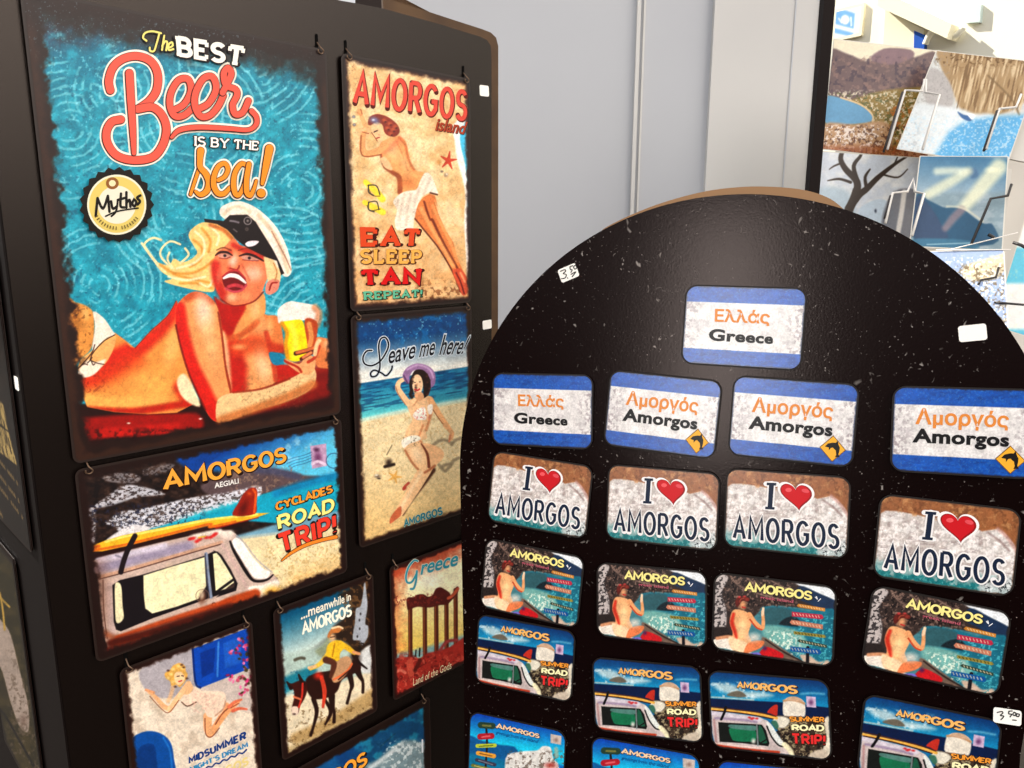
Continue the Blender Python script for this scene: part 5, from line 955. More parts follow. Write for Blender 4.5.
def van():
    s = magnet(at('V3'),'camper van road trip magnet, third from left in its row',(16,110,160))
    p = s.p; A = Z(700,660,7.111); n = fbm(p.X/3,p.Y/3,4)
    p.grad(A((50,80),(940,140),(940,420),(50,300)),(4,58,116),(18,150,196),A((500,120))[0],A((480,300))[0],1); p.poly(A((100,190),(160,165),(250,180),(300,220),(420,225),(520,250),(400,270),(200,240)),(206,222,222),3,a=.85); p.speck((226,234,232),4,.5,.7,.7,7,sstep(690+15,705,p.X)*sstep(702,696,p.Y)*sstep(680,684,p.Y)*sstep(775,760,p.X)); p.poly(A((190,250),(240,222),(290,222),(330,255),(280,265)),(112,104,90),1); p.line(A((60,262),(200,270),(380,285)),1.6,(206,206,196),.9,.8); p.line(A((720,240),(800,235),(880,240)),2,(140,206,226),1.5,.6)
    p.poly(A((50,270),(400,290),(600,300),(940,340),(940,440),(600,420),(50,330)),(4,28,70),.9,sm=False)
    # chapel, rocks, path
    p.poly(A((590,310),(605,280),(640,262),(700,268),(745,305),(745,400),(700,420),(600,400)),(232,222,206),.8); p.line(A((596,288),(640,282),(700,292),(742,308)),2.2,(196,150,110),.8); p.poly(A((610,280),(650,258),(700,266),(728,295)),(206,170,140),.7)
    p.poly(A((520,400),(640,400),(900,410),(930,440),(930,700),(620,690),(560,520)),(72,56,44),1.2); p.speck((170,154,120),2.6,.52,.66,.9,5,sstep(773,778,p.X)*sstep(716,722,p.Y)); p.speck((34,26,22),2.4,.52,.64,.9,15,sstep(770,775,p.X)*sstep(718,724,p.Y)); p.poly(A((520,410),(590,400),(640,430),(600,480),(540,470)),(226,218,200),1.2)
    p.poly(A((880,430),(935,420),(935,700),(880,700),(870,640),(900,560)),(230,218,196),1.2); p.poly(A((770,680),(830,640),(900,640),(900,700),(820,700)),(206,190,170),1.4)
    # van
    p.poly(A((72,360),(200,375),(420,405),(480,430),(530,500),(600,600),(650,640),(660,685),(560,675),(110,610),(88,520)),(206,190,186),.7,sm=False); p.line(A((80,375),(260,400),(420,425)),5,(216,206,216),1.6,.9); p.line(A((110,412),(300,425),(400,440)),2.4,(150,130,160),1.2,.8); p.line(A((100,425),(110,520),(118,600)),2.2,(176,130,130),1,.8)
    p.poly(A((130,440),(200,445),(300,450),(440,458),(470,500),(494,590),(486,612),(300,590),(140,580)),(20,24,22),.6,sm=False); p.poly(A((210,482),(300,490),(392,500),(395,570),(350,580),(250,575),(222,550)),(20,116,78),.7); p.poly(A((210,458),(300,462),(396,468),(395,500),(300,495),(212,480)),(84,130,120),.7); p.poly(A((416,470),(440,478),(470,560),(474,590),(420,575)),(30,90,66),.7); p.line(A((404,462),(408,530),(412,605)),1.6,(120,130,130),.5); p.blob(A((380,575))[0],3,3.6,(226,226,214),1); p.line(A((430,590),(470,565)),1.2,(20,20,20),.5)
    p.poly(A((472,440),(505,455),(560,540),(605,600),(590,615),(560,600),(510,540)),(226,228,222),.7); p.line(A((476,470),(510,545),(560,605),(600,612)),1.5,(24,22,24),.6); p.poly(A((505,440),(540,430),(560,470),(540,490)),(60,110,90),.9); p.line(A((600,600),(640,640),(655,680)),5,(246,236,196),1,.95)
    p.line(A((120,605),(300,632),(560,655)),2.6,(196,66,34),.9); p.line(A((100,625),(300,655),(560,680)),3.6,(80,20,14),1.2,.95); p.line(A((110,590),(300,612),(480,632)),1.4,(236,206,196),.7)
    p.line(A((64,345),(250,365),(420,385),(545,412)),2.8,(236,178,80),.7); p.line(A((64,330),(250,350),(420,372),(540,400)),.9,(90,40,20),.5); p.line(A((90,358),(300,378),(520,418)),1.1,(60,20,14),.5); p.poly(A((478,370),(500,340),(530,318),(552,320),(552,360),(545,395),(500,380)),(196,50,36),.7); p.line(A((184,335),(172,375),(152,420)),2.6,(18,16,20),.6)
    for q in ((352,408),(378,412),(404,415),(368,418)): p.blob(A(q)[0],2.2,1.4,(206,26,30),.95)
    p.poly(A((755,255),(822,262),(826,338),(758,332)),(206,180,206),.6,sm=False); p.blob(A((790,300))[0],3,4,(110,60,110),.9)
    p.fill((12,30,50), sstep(.0008,.0001,s.edge_d+(n-.5)*.001)*.6); s.picture(); DK = (60,30,16)
    s.text('AMORGOS',A((264,145),(698,172),(694,244),(262,196)),(240,186,110),'stroke',w=.24,gap=.22,outline=[(DK,.05,.2,.3)],sx=.86)
    s.text('SUMMER',A((632,392),(884,398),(884,440),(640,436)),(238,156,60),'stroke',w=.26,gap=.2,outline=[(DK,.07,.2,.2)]); s.text('ROAD',A((648,446),(886,452),(884,504),(652,500)),(248,240,190),'stroke',w=.30,gap=.22,outline=[(DK,.06,.2,.2)],sx=1.1); s.text('TRIP!',A((654,516),(892,526),(892,600),(662,592)),(228,52,52),'stroke',w=.25,gap=.32,outline=[(DK,.04,.2,.2)]); s.lettering()
    copies(s,[(at('V1'),'camper van road trip magnet, leftmost of its row'),(at('V2'),'camper van road trip magnet, second from left in its row'),(mag_edge((865.1,694.1),(999.6,721.3)),'camper van road trip magnet whose corner lies under a 3.50 price sticker')])
def post():
    m = mag_edge((470.7,711.5),(565.7,732.4)); s = magnet(m,'blue signpost magnet at the bottom edge, leftmost of its row',(10,110,196))
    p = s.p; A = Z(455,690,7.314)
    p.grad(A((80,120),(840,300),(840,560),(80,420)),(6,62,168),(24,196,230),A((450,210))[0],A((420,400))[0],2); p.poly(A((80,350),(200,370),(330,400),(460,440),(460,700),(80,700)),(10,92,150),1.2); p.poly(A((80,480),(300,500),(420,560),(420,760),(80,760)),(10,120,160),3)
    p.poly(A((370,500),(480,450),(600,440),(640,410),(700,420),(720,500),(760,560),(740,760),(420,760)),(226,222,216),1); p.speck((110,94,82),2.4,.5,.7,.8,5,sstep(503,510,p.X)*sstep(748,754,p.Y)); p.blob(A((700,550))[0],8,4,(190,70,60),.9); p.poly(A((700,320),(780,335),(775,400),(700,385)),(206,190,180),.6,sm=False); p.blob(A((740,365))[0],3,3,(140,110,100),.8); p.line(A((740,430),(745,480)),4,(140,180,170),1.4)
    p.line(A((230,280),(235,400),(225,560),(220,700)),2,(30,26,30),.5)
    for a,b,h,c,t in (((190,255),(275,262),46,(40,66,50),(150,140,70)),((185,340),(268,335),44,(176,28,44),(230,120,120)),((165,408),(292,404),28,(196,206,60),(70,80,30)),((170,460),(285,482),32,(236,166,60),(120,70,30)),((160,510),(290,545),26,(60,60,80),(150,150,160)),((130,550),(280,585),24,(120,120,50),(230,220,150)),((160,620),(290,640),30,(200,60,60),(240,200,190))):
        p.line(A(a,b),h/7.3,c,.6,sm=False); p.line(A((a[0]+14,a[1]+3),(b[0]-14,b[1])),h/7.3*.3,t,.4,.7,sm=False)
    s.picture(); s.text('AMORGOS',A((302,234),(622,316),(618,352),(298,276)),(240,206,170),'stroke',w=.24,gap=.22,outline=[((60,34,30),.06,.2,.2)],sx=.9)
    s.text('greetings from the island',A((302,296),(614,362),(612,396),(300,324)),(10,60,130),shear=.3); s.lettering()
    copies(s,[(mag_edge((592.5,736.5),(699.3,756)),'blue signpost magnet at the bottom edge, second from left in its row'),(mag_edge((717.5,760.5),(837,773)),'blue signpost magnet of which only the top edge shows, lowest in the picture')])
for fn in (greece,amorgos,love,cove,van,post): fn()
# ------------------------------------------------------------------ the tall sign stand
BLACK = mat('black_textured_enamel', (9,4,3), 0.27, 0.42, bump=0.12, bscale=1400)
EDGE = mat('worn_brown_edge', (88,62,36), 0.55, 0.3, noise=((66,44,26),30))
SLOT = mat('punched_slot', (4,3,3), 0.9, 0.1)
HOOK = mat('bare_wire', (112,88,70), 0.38, 0.5, metal=0.6)
BACK = 0.0035                                                       # the board lies this far behind the faces of the signs
def on_left(a, b, d=0): return LEFT.P(a/100, b/100, d)
def rel(o, P): return np.asarray(P,float)                           # children are built in world coordinates under an unrotated root
def stand():
    base = LEFT.P(0.18, EYE*0+1.62, 0.03)
    root = empty('sign_stand', Matrix.Translation((float(base[0]),float(base[1]),0.0)), 'tall black metal stand covered with tin signs, on the left','display stand')
    off = np.array([base[0],base[1],0.0])
    H = (on_left(0,-3.6)[2])                                        # height of the top edge
    bot = (H-0.06)*100-3.6                                          # centimetres down to just above the floor
    def plate(name, x0, x1, y0, y1, d0, d1, m, r=1.2, uax=None):
        w, h = (x1-x0)/100, (y1-y0)/100; M0 = np.array(LEFT.mat((x0+x1)/200,(y0+y1)/200,0,d0))
        V,Fc = slab(round_rect(w,h,r/100,6), -(d1-d0), 0.0, 0.0006); V = np.array(V)@M0[:3,:3].T+M0[:3,3]-off
        return mesh_obj(name, V, Fc, m, root)
    q = uv(LEFT.shift(BACK),[(340,1),(361,4.7),(383,9),(412,17),(441,25),(459.6,31),(480,37),(487,40.5),(490.5,46),(491.2,60)])
    o1 = [(-.0215,.0345)]+[(a_,-b_) for a_,b_ in q]+[(q[-1][0],-bot/100),(-.0215,-bot/100)]; M0 = np.array(LEFT.mat(0,0,0,BACK)); V,Fc = slab(o1[::-1],-0.0025,0.0,0.0004); V = np.array(V)@M0[:3,:3].T+M0[:3,3]-off; mesh_obj('front_panel',V,Fc,BLACK,root)
    # the panel behind it shows as a brown strip along the top and the right
    q = uv(LEFT.shift(0.055),[(383,-14),(383,-2),(390.4,0),(425,11),(459.6,22.3),(482,29.5),(491,33),(496,38),(498,46),(498,150)]); x1 = q[-1][0]
    o2 = [(a_,-b_) for a_,b_ in q]+[(x1,-bot/100),(q[0][0],-bot/100)]; M0 = np.array(LEFT.mat(0,0,0,0.055)); V,Fc = slab(o2[::-1],-0.003,0.0,0.0004); V = np.array(V)@M0[:3,:3].T+M0[:3,3]-off; mesh_obj('back_panel',V,Fc,EDGE,root)
    # left flank
    M0 = np.array(LEFT.mat(-0.0215-0.0006,(bot-3.6)/200,0,BACK+0.001)); hh = (bot+3.6)/200
    V,Fc = boxv(-0.0012,0.0006,-hh,hh,-0.42,0.0); V = np.array(V)@M0[:3,:3].T+M0[:3,3]-off; mesh_obj('side_panel',V,Fc,mat('flank_enamel',(13,6,5),0.5,0.15),root)
    for nm,x in (('foot',4),('foot',31)):
        P0 = on_left(x,bot-2,0.03)-off; V,Fc = tube([P0,[P0[0],P0[1],0.012]],0.014,14); V2,F2 = tube([[P0[0],P0[1],0.012],[P0[0],P0[1],0.0]],0.03,16); V,Fc = join([(V,Fc),(V2,F2)]); mesh_obj(nm,V,Fc,BLACK,root)
    # slots with wire hooks at the upper corners of every sign
    hooks = [(0.75,0),(19.45,0),(22.0,0),(34.3,0),(22.0,20.35),(34.3,20.35),(0.75,28.84),(19.4,28.84),(1.9,43.75),(10.6,43.75),(13.5,43.6),(22.1,43.6),(25.1,43.7),(33.7,43.7),(28.1,58.9)]
    for hx,hy in hooks:
        M0 = np.array(LEFT.mat(hx/100,(hy-0.45)/100)); tf = lambda V: np.array(V)@M0[:3,:3].T+M0[:3,3]-off
        V,Fc = slab(round_rect(0.0022,0.0135,0.0011,5),-BACK+0.0001,-BACK+0.0006); mesh_obj('slot',tf(V),Fc,SLOT,root)
        pts = curve([(0.0,0.001,-0.0034),(0.0002,-0.003,0.0010),(0.0018,-0.0052,0.0022),(0.0022,-0.0068,0.0016),(0.0004,-0.0080,0.0014),(-0.0018,-0.0070,0.0016),(-0.0020,-0.0052,0.0018)],False,5)
        V,Fc = tube(pts,0.0005,8); mesh_obj('hook',tf(V),Fc,HOOK,root,smooth=True)
    return root
stand()

# two dark signs on the stand's flank
SIDE = Plane(LEFT.P(-0.0215-0.0012,0,BACK), LEFT.n, LEFT.v, -LEFT.u*-1.0)   # u runs back from the front edge
SIDE = Plane(LEFT.P(-0.0215-0.004,0,BACK), -LEFT.n, LEFT.v, LEFT.u)          # seen from its own side: u runs from back to front
def flank_sign(corner_top, corner_bot, w, h, label, base, top=True):
    q = uv(SIDE,[corner_top])[0]; m = SIDE.mat(q[0]-w/2, q[1]+h/2 if top else q[1]-h/2)
    r = empty('tin_sign', m, label, 'sign', 'souvenir tin signs on the stand'); return Sheet(r, m, w, h, 0.004, 0.0011, TIN, PRINT_TIN, 0.0008, base)
def flank():
    a = uv(SIDE,[(5.7,347),(31.5,550),(14,561),(42.6,768)])
    s = flank_sign((31.8,553),None,0.14,0.20,'dark sign with worn gold rows of writing on the flank at the far left',(20,12,9),False); p = s.p
    p.speck((34,24,16),7,.5,.7,.7,3); s.border((14,6,4),.003,.007,.004,5,3)
    Q = Z(0,360,3.84); tx = lambda x,y: .35+.65*sstep(.35,.6,vnoise((x-y*.22)/.55,y/9,4))          # worn, no longer readable rows of writing
    p.poly(Q((-30,120),(15,172),(34,272),(-30,215)),(176,150,92),.7,.9,sm=False,tex=tx); p.poly(Q((-30,232),(36,278),(68,405),(-30,330)),(176,150,92),.7,.9,sm=False,tex=tx)
    for y0,x1,y1 in ((378,70,476),(430,76,545),(475,90,608),(560,10,600)):
        for k in range(16):
            f_ = (k+.5)/16; x_ = -40+(x1+40)*f_; y_ = y0-40+(y1-y0+40)*f_
            if k%5==4: continue
            p.line(Q((x_-1,y_-9),(x_+3,y_+9)),.8,(140,116,70),.5,.8,sm=False); p.line(Q((x_-2,y_),(x_+4,y_+5)),.6,(130,106,62),.5,.6,sm=False)
    s.picture()
    s = flank_sign((13.5,560),None,0.14,0.22,'dark olive sign with a pale oval shape on the flank, bottom left',(42,36,16),True); p = s.p
    p.speck((70,58,28),9,.45,.7,.6,4); Q = Z(0,550,3.522)
    p.poly(Q((-10,250),(12,255),(40,300),(70,420),(100,540),(104,620),(95,642),(70,620),(40,540),(10,430),(-10,380)),(158,140,128),1); p.speck((96,80,66),3,.55,.7,.7,8,sstep(600,700,p.Y)*sstep(0,14,p.X)); p.blob(Q((85,600))[0],5,8,(110,88,76),.8)
    p.line(Q((0,150),(10,200),(18,280)),2,(176,140,60),.8); p.line(Q((5,170),(35,200)),2,(170,136,60),.8); p.line(Q((0,560),(30,600),(120,760)),2,(14,10,8),.8); p.line(Q((10,620),(40,768)),2,(14,10,8),.8); p.poly(Q((0,640),(20,690),(40,800),(-10,800)),(120,100,74),1.5)
    s.border((24,14,6),.003,.006,.003,5,3); s.picture()
flank()

# ------------------------------------------------------------------ the round-topped magnet board
def scratched():
    m = bpy.data.materials.new('scuffed_black_laminate'); m.use_nodes = True; nt = m.node_tree; b = nt.nodes['Principled BSDF']; N = nt.nodes.new; L = nt.links.new
    tc = N('ShaderNodeTexCoord')
    def specks(scale, stretch, rot, lo, hi, dist):
        mp = N('ShaderNodeMapping'); mp.inputs['Scale'].default_value = stretch; mp.inputs['Rotation'].default_value = (0,0,rot); L(tc.outputs['Object'],mp.inputs[0])
        t = N('ShaderNodeTexNoise'); t.inputs['Scale'].default_value = scale; t.inputs['Detail'].default_value = 2; t.inputs['Distortion'].default_value = dist; L(mp.outputs[0],t.inputs['Vector'])
        r = N('ShaderNodeMapRange'); r.inputs[1].default_value = lo; r.inputs[2].default_value = hi; L(t.outputs['Fac'],r.inputs[0]); return r
    a = specks(230,(1,.45,1),0.3,.70,.78,.6); c = specks(85,(1,.20,1),-1.0,.70,.78,1.5); d = specks(520,(1,1,1),0,.70,.78,0); cl = specks(14,(1,1,1),0,.36,.60,0)
    m1 = N('ShaderNodeMath'); m1.operation = 'MAXIMUM'; L(a.outputs[0],m1.inputs[0]); L(c.outputs[0],m1.inputs[1])
    m2 = N('ShaderNodeMath'); m2.operation = 'MAXIMUM'; L(m1.outputs[0],m2.inputs[0]); L(d.outputs[0],m2.inputs[1])
    m3 = N('ShaderNodeMath'); m3.operation = 'MULTIPLY'; L(m2.outputs[0],m3.inputs[0]); L(cl.outputs[0],m3.inputs[1])
    mx = N('ShaderNodeMix'); mx.data_type = 'RGBA'; mx.inputs[6].default_value = lc((13,4,4)); mx.inputs[7].default_value = lc((150,142,136)); L(m3.outputs[0],mx.inputs[0]); L(mx.outputs[2],b.inputs['Base Color'])
    b.inputs['Roughness'].default_value = 0.19; b.inputs['Specular IOR Level'].default_value = 0.12; b.inputs['Specular Tint'].default_value = (1.0,0.84,0.80,1)
    t = N('ShaderNodeTexNoise'); t.inputs['Scale'].default_value = 700; L(tc.outputs['Object'],t.inputs['Vector']); bp = N('ShaderNodeBump'); bp.inputs['Strength'].default_value = 0.10; bp.inputs['Distance'].default_value = 0.0005
    L(t.outputs['Fac'],bp.inputs['Height']); L(bp.outputs[0],b.inputs['Normal']); return m
LAM = scratched()
def board():
    c = (0.0275,-0.0234); R = 0.3786
    def outline(cx,cy,R,low):
        pts = [(cx+R*math.cos(math.radians(t)),cy-R*math.sin(math.radians(t))) for t in np.linspace(0,180,91)]
        return pts+[(-.343,.28),(-.322,low),(.330,low),(.3756,.28)]
    root_m = RIGHT.mat(0,0,0,0.0026); n_ = np.array(root_m)
    low = 0.0
    # length down to just above the floor, along the leaning board
    O = RIGHT.P(0,0,0.03); low = (O[2]-0.02)/(-RIGHT.v[2])/SR
    base = RIGHT.P(0.03*SR,low*SR,0.03); root = empty('magnet_board', Matrix.Translation((float(base[0]),float(base[1]),0.0)),'large black round-topped board full of magnets, leaning slightly back','display board')
    off = np.array([base[0],base[1],0.0])
    def put(name, pts, d0, d1, m, bev=0.0008):
        loc = [(u_*SR,-v_*SR) for u_,v_ in pts]; M0 = np.array(RIGHT.mat(0,0,0,d0)); V,Fc = slab(loc,-(d1-d0),0.0,bev); V = np.array(V)@M0[:3,:3].T+M0[:3,3]-off; return mesh_obj(name,V,Fc,m,root)
    put('front_panel',outline(*c,R,low),0.0026,0.0060,LAM)
    q = uv(RIGHT.shift(0.020),curve([(585,262),(598,236),(615,223.5),(657,205.6),(704,192.6),(745,187.8),(780,188.3),(808,192),(830,200),(845,212)],False,5))/SR
    put('back_panel',[(q[-1][0],.2),*[tuple(v) for v in q[::-1]],(q[0][0],.2),(-.18,low),(.12,low)],0.020,0.026,mat('raw_board_edge',(150,114,80),0.6,0.2))
    for x in (-.22,.26):
        P0 = RIGHT.P(x*SR,low*SR,0.013)-off; V,Fc = boxv(P0[0]-.03,P0[0]+.03,P0[1]-.10,P0[1]+.10,0.0,0.022); mesh_obj('foot',V,Fc,BLACK,root)
board()

# ------------------------------------------------------------------ price stickers
PAPER = mat('sticker_paper', (250,246,238), 0.6, 0.2)
def sticker(pl, quad, label, d, txt=None):
    q = uv(pl.shift(d),quad); c = q.mean(0); e = (q[1]-q[0]+q[2]-q[3])/2; f = (q[3]-q[0]+q[2]-q[1])/2
    w, h = np.linalg.norm(e), np.linalg.norm(f); th = math.atan2(e[1],e[0]); m = pl.mat(c[0],c[1],th,d)
    root = empty('price_sticker', m, label, 'sticker', 'white price stickers'); s = Sheet.__new__(Sheet)
    V,Fc = slab(round_rect(w,h,min(w,h)*.16,5),-0.0003,0.0); mesh_obj('paper',V,Fc,PAPER,root)
    if txt:
        s.root = root; s.m = np.array(m); s.pl = Plane(s.m[:3,3],s.m[:3,0],-s.m[:3,1],-s.m[:3,2]); s.layers = []; s.zk = 0.0002
        for st,w_ in txt: s.script(st,w_,(22,18,18))
        s.lettering()
BB, RB = BACK-0.0003, 0.0026-0.0003
sticker(LEFT,[(479.7,85),(488.6,85.6),(489.2,97),(479.9,95.4)],'tiny white sticker at the top right of the sign stand',BB)
sticker(LEFT,[(482.3,321),(491.3,319.6),(492,328),(483.4,329.8)],'tiny white sticker on the sign stand beside the purple hat sign',BB)
sticker(SIDE,[(12.8,375.5),(16.6,378.5),(19.8,391),(15.8,388.5)],'tiny white sticker on the flank of the sign stand',0.0017)
A = Z(440,180,3.492)
S4 = Z(540,180,3.413)
sticker(RIGHT,[(557.3,270.2),(575,262.8),(579.6,275.6),(562,283.2)],'white 3.50 sticker near the upper left rim of the round board',RB,
 [([S4((70,312),(84,306),(88,311),(80,319),(90,323),(86,334),(74,337)),S4((94,334),(95,335)),S4((112,293),(103,296),(104,305),(110,307),(106,315)),S4((121,290),(115,297),(119,304),(126,299),(121,290)),S4((106,322),(122,314),(110,330))],1.0)])
sticker(RIGHT,[(958,326.2),(986.4,323.3),(987.2,339.6),(959.4,342.4)],'blank white sticker near the upper right rim of the round board',RB)
S6 = Z(954,648,6.4)
sticker(RIGHT,[(993,707.3),(1022,710.8),(1021,726.6),(993.6,722)],'white 3.50 sticker overlapping a camper van magnet at the lower right',-0.0009,
 [([S6((276,412),(305,406),(312,416),(296,430),(318,436),(300,458)),S6((350,404),(372,402)),S6((352,404),(350,420),(368,424),(358,440)),S6((384,410),(376,424),(388,432),(396,418),(384,410)),S6((402,420),(398,434),(412,438),(418,424),(404,420)),S6((375,460),(398,462))],1.15)])

# ------------------------------------------------------------------ room: wall, floor
WALLM = mat('pale_grey_door_paint', (196,198,202), 0.55, 0.3, noise=((186,188,194),1.2))
WALLW = mat('white_wall_paint', (216,214,210), 0.6, 0.25, noise=((204,202,200),1.5))
DARKW = mat('dark_timber', (34,20,14), 0.6, 0.3)
FLOOR = mat('grey_stone_floor', (52,46,42), 0.8, 0.1, noise=((40,36,32),3))
YW = 1.75
def wx(px, y): return depth_point(px,y)[0]
def wall():
    def vbox(name, x0, x1, y0, y1, m, z0=0.0, z1=3.2):
        V,Fc = boxv(x0,x1,y0,y1,z0,z1); o = mesh_obj(name,V,Fc,m); structure(o); return o
    a,b,c,d,e = [wx((x,120),YW) for x in (383,635,707,785,812.5)]
    vbox('wall_back',wx((370,4),YW),e-0.012,YW,YW+0.12,WALLM)
    vbox('trim_1',b-0.005,b+0.003,YW-0.012,YW,WALLW); vbox('trim_2',b+0.010,b+0.014,YW-0.007,YW,WALLW)
    vbox('trim_3',c,e-0.010,YW-0.016,YW,WALLW); vbox('trim_4',d-0.0015,d+0.0015,YW-0.018,YW-0.0155,WALLM)
    vbox('trim_5',e-0.010,e,YW-0.02,YW+0.12,mat('white_edge_strip',(240,238,232),0.5,0.3)); vbox('trim_6',wx((358,4),YW),wx((384,4),YW),YW-0.03,YW+0.1,DARKW)
    V,Fc = boxv(-9,11,-3,16,-0.06,0.0); structure(mesh_obj('floor',V,Fc,FLOOR))
wall()

# ------------------------------------------------------------------ postcard rack
def Rk(px, lift=0.0):
    """point of the leaning rack plane seen at px; lift > 0: nearer to the viewer"""
    return Pt(px, DR-0.00056*(px[0]-920)-0.00078*(px[1]-150)-lift)
def Pt(px, d):
    """point seen at px, d metres ahead of the lens"""
    r = ray([px])[0]; return CAMPOS+r*d
WIREM = mat('white_coated_wire', (236,230,222), 0.4, 0.4)
WIRED = mat('dark_wire_and_shading', (40,34,32), 0.35, 0.5)  # dark wire, also the black shading along the white wires
CARDB = mat('card_back', (222,216,204), 0.7, 0.2)
DR = 1.30
def postcard(quad, d, label, base, paint, res=0.0009, lean=True):
    """postcard facing the lens d metres ahead; quad TL TR BR BL in pixels gives its corners"""
    P = [Rk(q,DR-d) if lean else Pt(q,d) for q in quad]; ctr = sum(P)/4
    ex = (P[1]-P[0]+P[2]-P[3])/2; ey = (P[0]-P[3]+P[1]-P[2])/2; w, h = np.linalg.norm(ex), np.linalg.norm(ey)
    ex /= w; n = np.cross(ex,ey/h); n /= np.linalg.norm(n); ey = np.cross(n,ex)
    m = Matrix.Identity(4)
    for j,ax in enumerate((ex,ey,n)):
        for i in range(3): m[i][j] = ax[i]
    for i in range(3): m[i][3] = ctr[i]
    root = empty('postcard', m, label, 'postcard', 'postcards in the rack'); s = Sheet(root,m,w,h,0.0012,0.0006,CARDB,PRINT_CARD,res,base,edge=0.0014)
    paint(s.p, s); s.picture(); return s
def bay(p,s):
    N = Z(814,0,4.876); n = fbm(p.X/4,p.Y/3,3)
    p.poly(N((70,250),(160,262),(270,300),(340,240),(470,245),(490,280),(600,260),(600,480),(60,480)),(112,90,90),1.5); p.poly(N((275,290),(340,240),(470,246),(480,280),(380,315)),(138,110,116),1.5); p.speck((150,118,108),3,.5,.7,.7,6,sstep(54,60,p.Y)*sstep(95,88,p.Y)); p.speck((70,54,70),4,.55,.7,.7,16,sstep(54,60,p.Y)*sstep(95,88,p.Y))
    p.poly(N((60,470),(160,490),(300,450),(440,430),(600,440),(520,600),(420,740),(40,740),(50,600)),(150,124,60),2); p.speck((226,214,190),2.0,.52,.66,.9,5,sstep(88,94,p.Y)); p.speck((84,90,40),2.4,.55,.7,.8,25,sstep(90,96,p.Y)); p.speck((196,110,40),3,.5,.7,.8,35,sstep(885,892,p.X)*sstep(100,108,p.Y))
    p.poly(N((50,475),(130,478),(220,510),(275,550),(285,590),(200,605),(60,605)),(104,160,196),1.2); p.line(N((130,476),(230,512),(284,560),(284,595)),1.6,(226,196,150),.8); p.poly(N((50,605),(200,608),(330,590),(380,640),(350,730),(50,730)),(190,150,110),2); p.speck((240,228,220),2.2,.5,.62,.9,15,sstep(123,127,p.Y)*sstep(888,876,p.X)); p.speck((90,50,30),2.4,.55,.7,.8,45,sstep(123,127,p.Y)); p.fill((150,66,20),sstep(142,150,p.Y)*.6)
def cliff(p,s):
    N = Z(814,0,4.876)
    p.poly(N((600,240),(740,260),(1060,310),(1040,480),(900,560),(740,560),(690,480),(640,380)),(176,146,106),2); 
    st = vnoise((p.X+p.Y*.22)/1.6,p.Y/14,4); p.fill((226,204,168),sstep(.55,.8,st)*sstep(50,56,p.Y)*sstep(116,108,p.Y)*sstep(946,955,p.X)*.8); p.fill((120,90,56),sstep(.4,.2,st)*sstep(50,56,p.Y)*sstep(114,106,p.Y)*sstep(946,955,p.X)*.7)
    p.speck((110,80,44),2.6,.55,.68,.8,6,sstep(72,60,p.Y)*sstep(932,938,p.X)); p.poly(N((560,340),(620,350),(670,420),(680,500),(640,530),(560,510),(530,430)),(186,180,176),2); p.speck((150,144,140),1.6,.55,.75,.4,8,sstep(954,946,p.X)); p.line(N((850,370),(960,480),(1000,560)),2,(130,104,70),1.2,.8)
    p.poly(N((460,520),(700,530),(780,555),(880,570),(840,740),(400,740)),(226,230,230),2.5); p.poly(N((660,640),(740,590),(880,568),(1040,560),(1000,800),(560,800)),(104,178,222),4,sm=False); p.speck((206,226,236),1.8,.5,.7,.7,18,sstep(112,120,p.Y)); p.poly(N((700,545),(730,560),(775,570),(760,592),(720,575)),(70,110,160),.9); p.poly(N((745,552),(785,560),(770,585)),(240,240,240),.8); p.speck((170,170,170),3,.55,.75,.4,28,sstep(924,914,p.X)*sstep(100,106,p.Y))
def tree(p,s):
    V = Z(800,0,3.072)
    p.fill((240,240,238),sstep(.45,.75,fbm(p.X/16,p.Y/12,4))*.8); p.fill((150,160,176),sstep(900,925,p.X)*.5); p.poly(V((60,580),(150,590),(160,680),(40,680)),(190,206,216),4)
    for q,w in ((((150,640),(180,600),(205,580),(240,545),(290,505),(330,480)),[8,7,6,5,3.2,1.6]),(((170,610),(175,560),(140,520),(125,490),(130,465)),[8,7,6,5,4]),(((155,560),(120,550),(85,555)),[3,2.4,1]),(((175,555),(165,510),(185,480),(190,462)),[5,4,3,2]),(((205,580),(200,545),(215,520)),[4,3,1.4]),(((150,645),(165,610),(172,585)),[9,8,7]),(((250,535),(300,545),(330,520)),[2,1.6,1]),(((130,500),(105,510),(90,520)),[2,1.6,.8]),(((290,505),(300,480)),[2,1])): p.line(V(*q),w,(64,50,40),.7)
    p.poly(V((180,650),(200,628),(240,612),(275,625),(300,680),(310,720),(180,720)),(206,220,232),1.2); p.blob(V((232,648))[0],1.6,2.6,(40,50,70),.9); p.poly(V((285,590),(385,600),(350,730),(250,720)),(96,96,104),1.5,.7); p.line(V((320,590),(312,650),(300,720)),5,(236,232,226),1.2,.9)
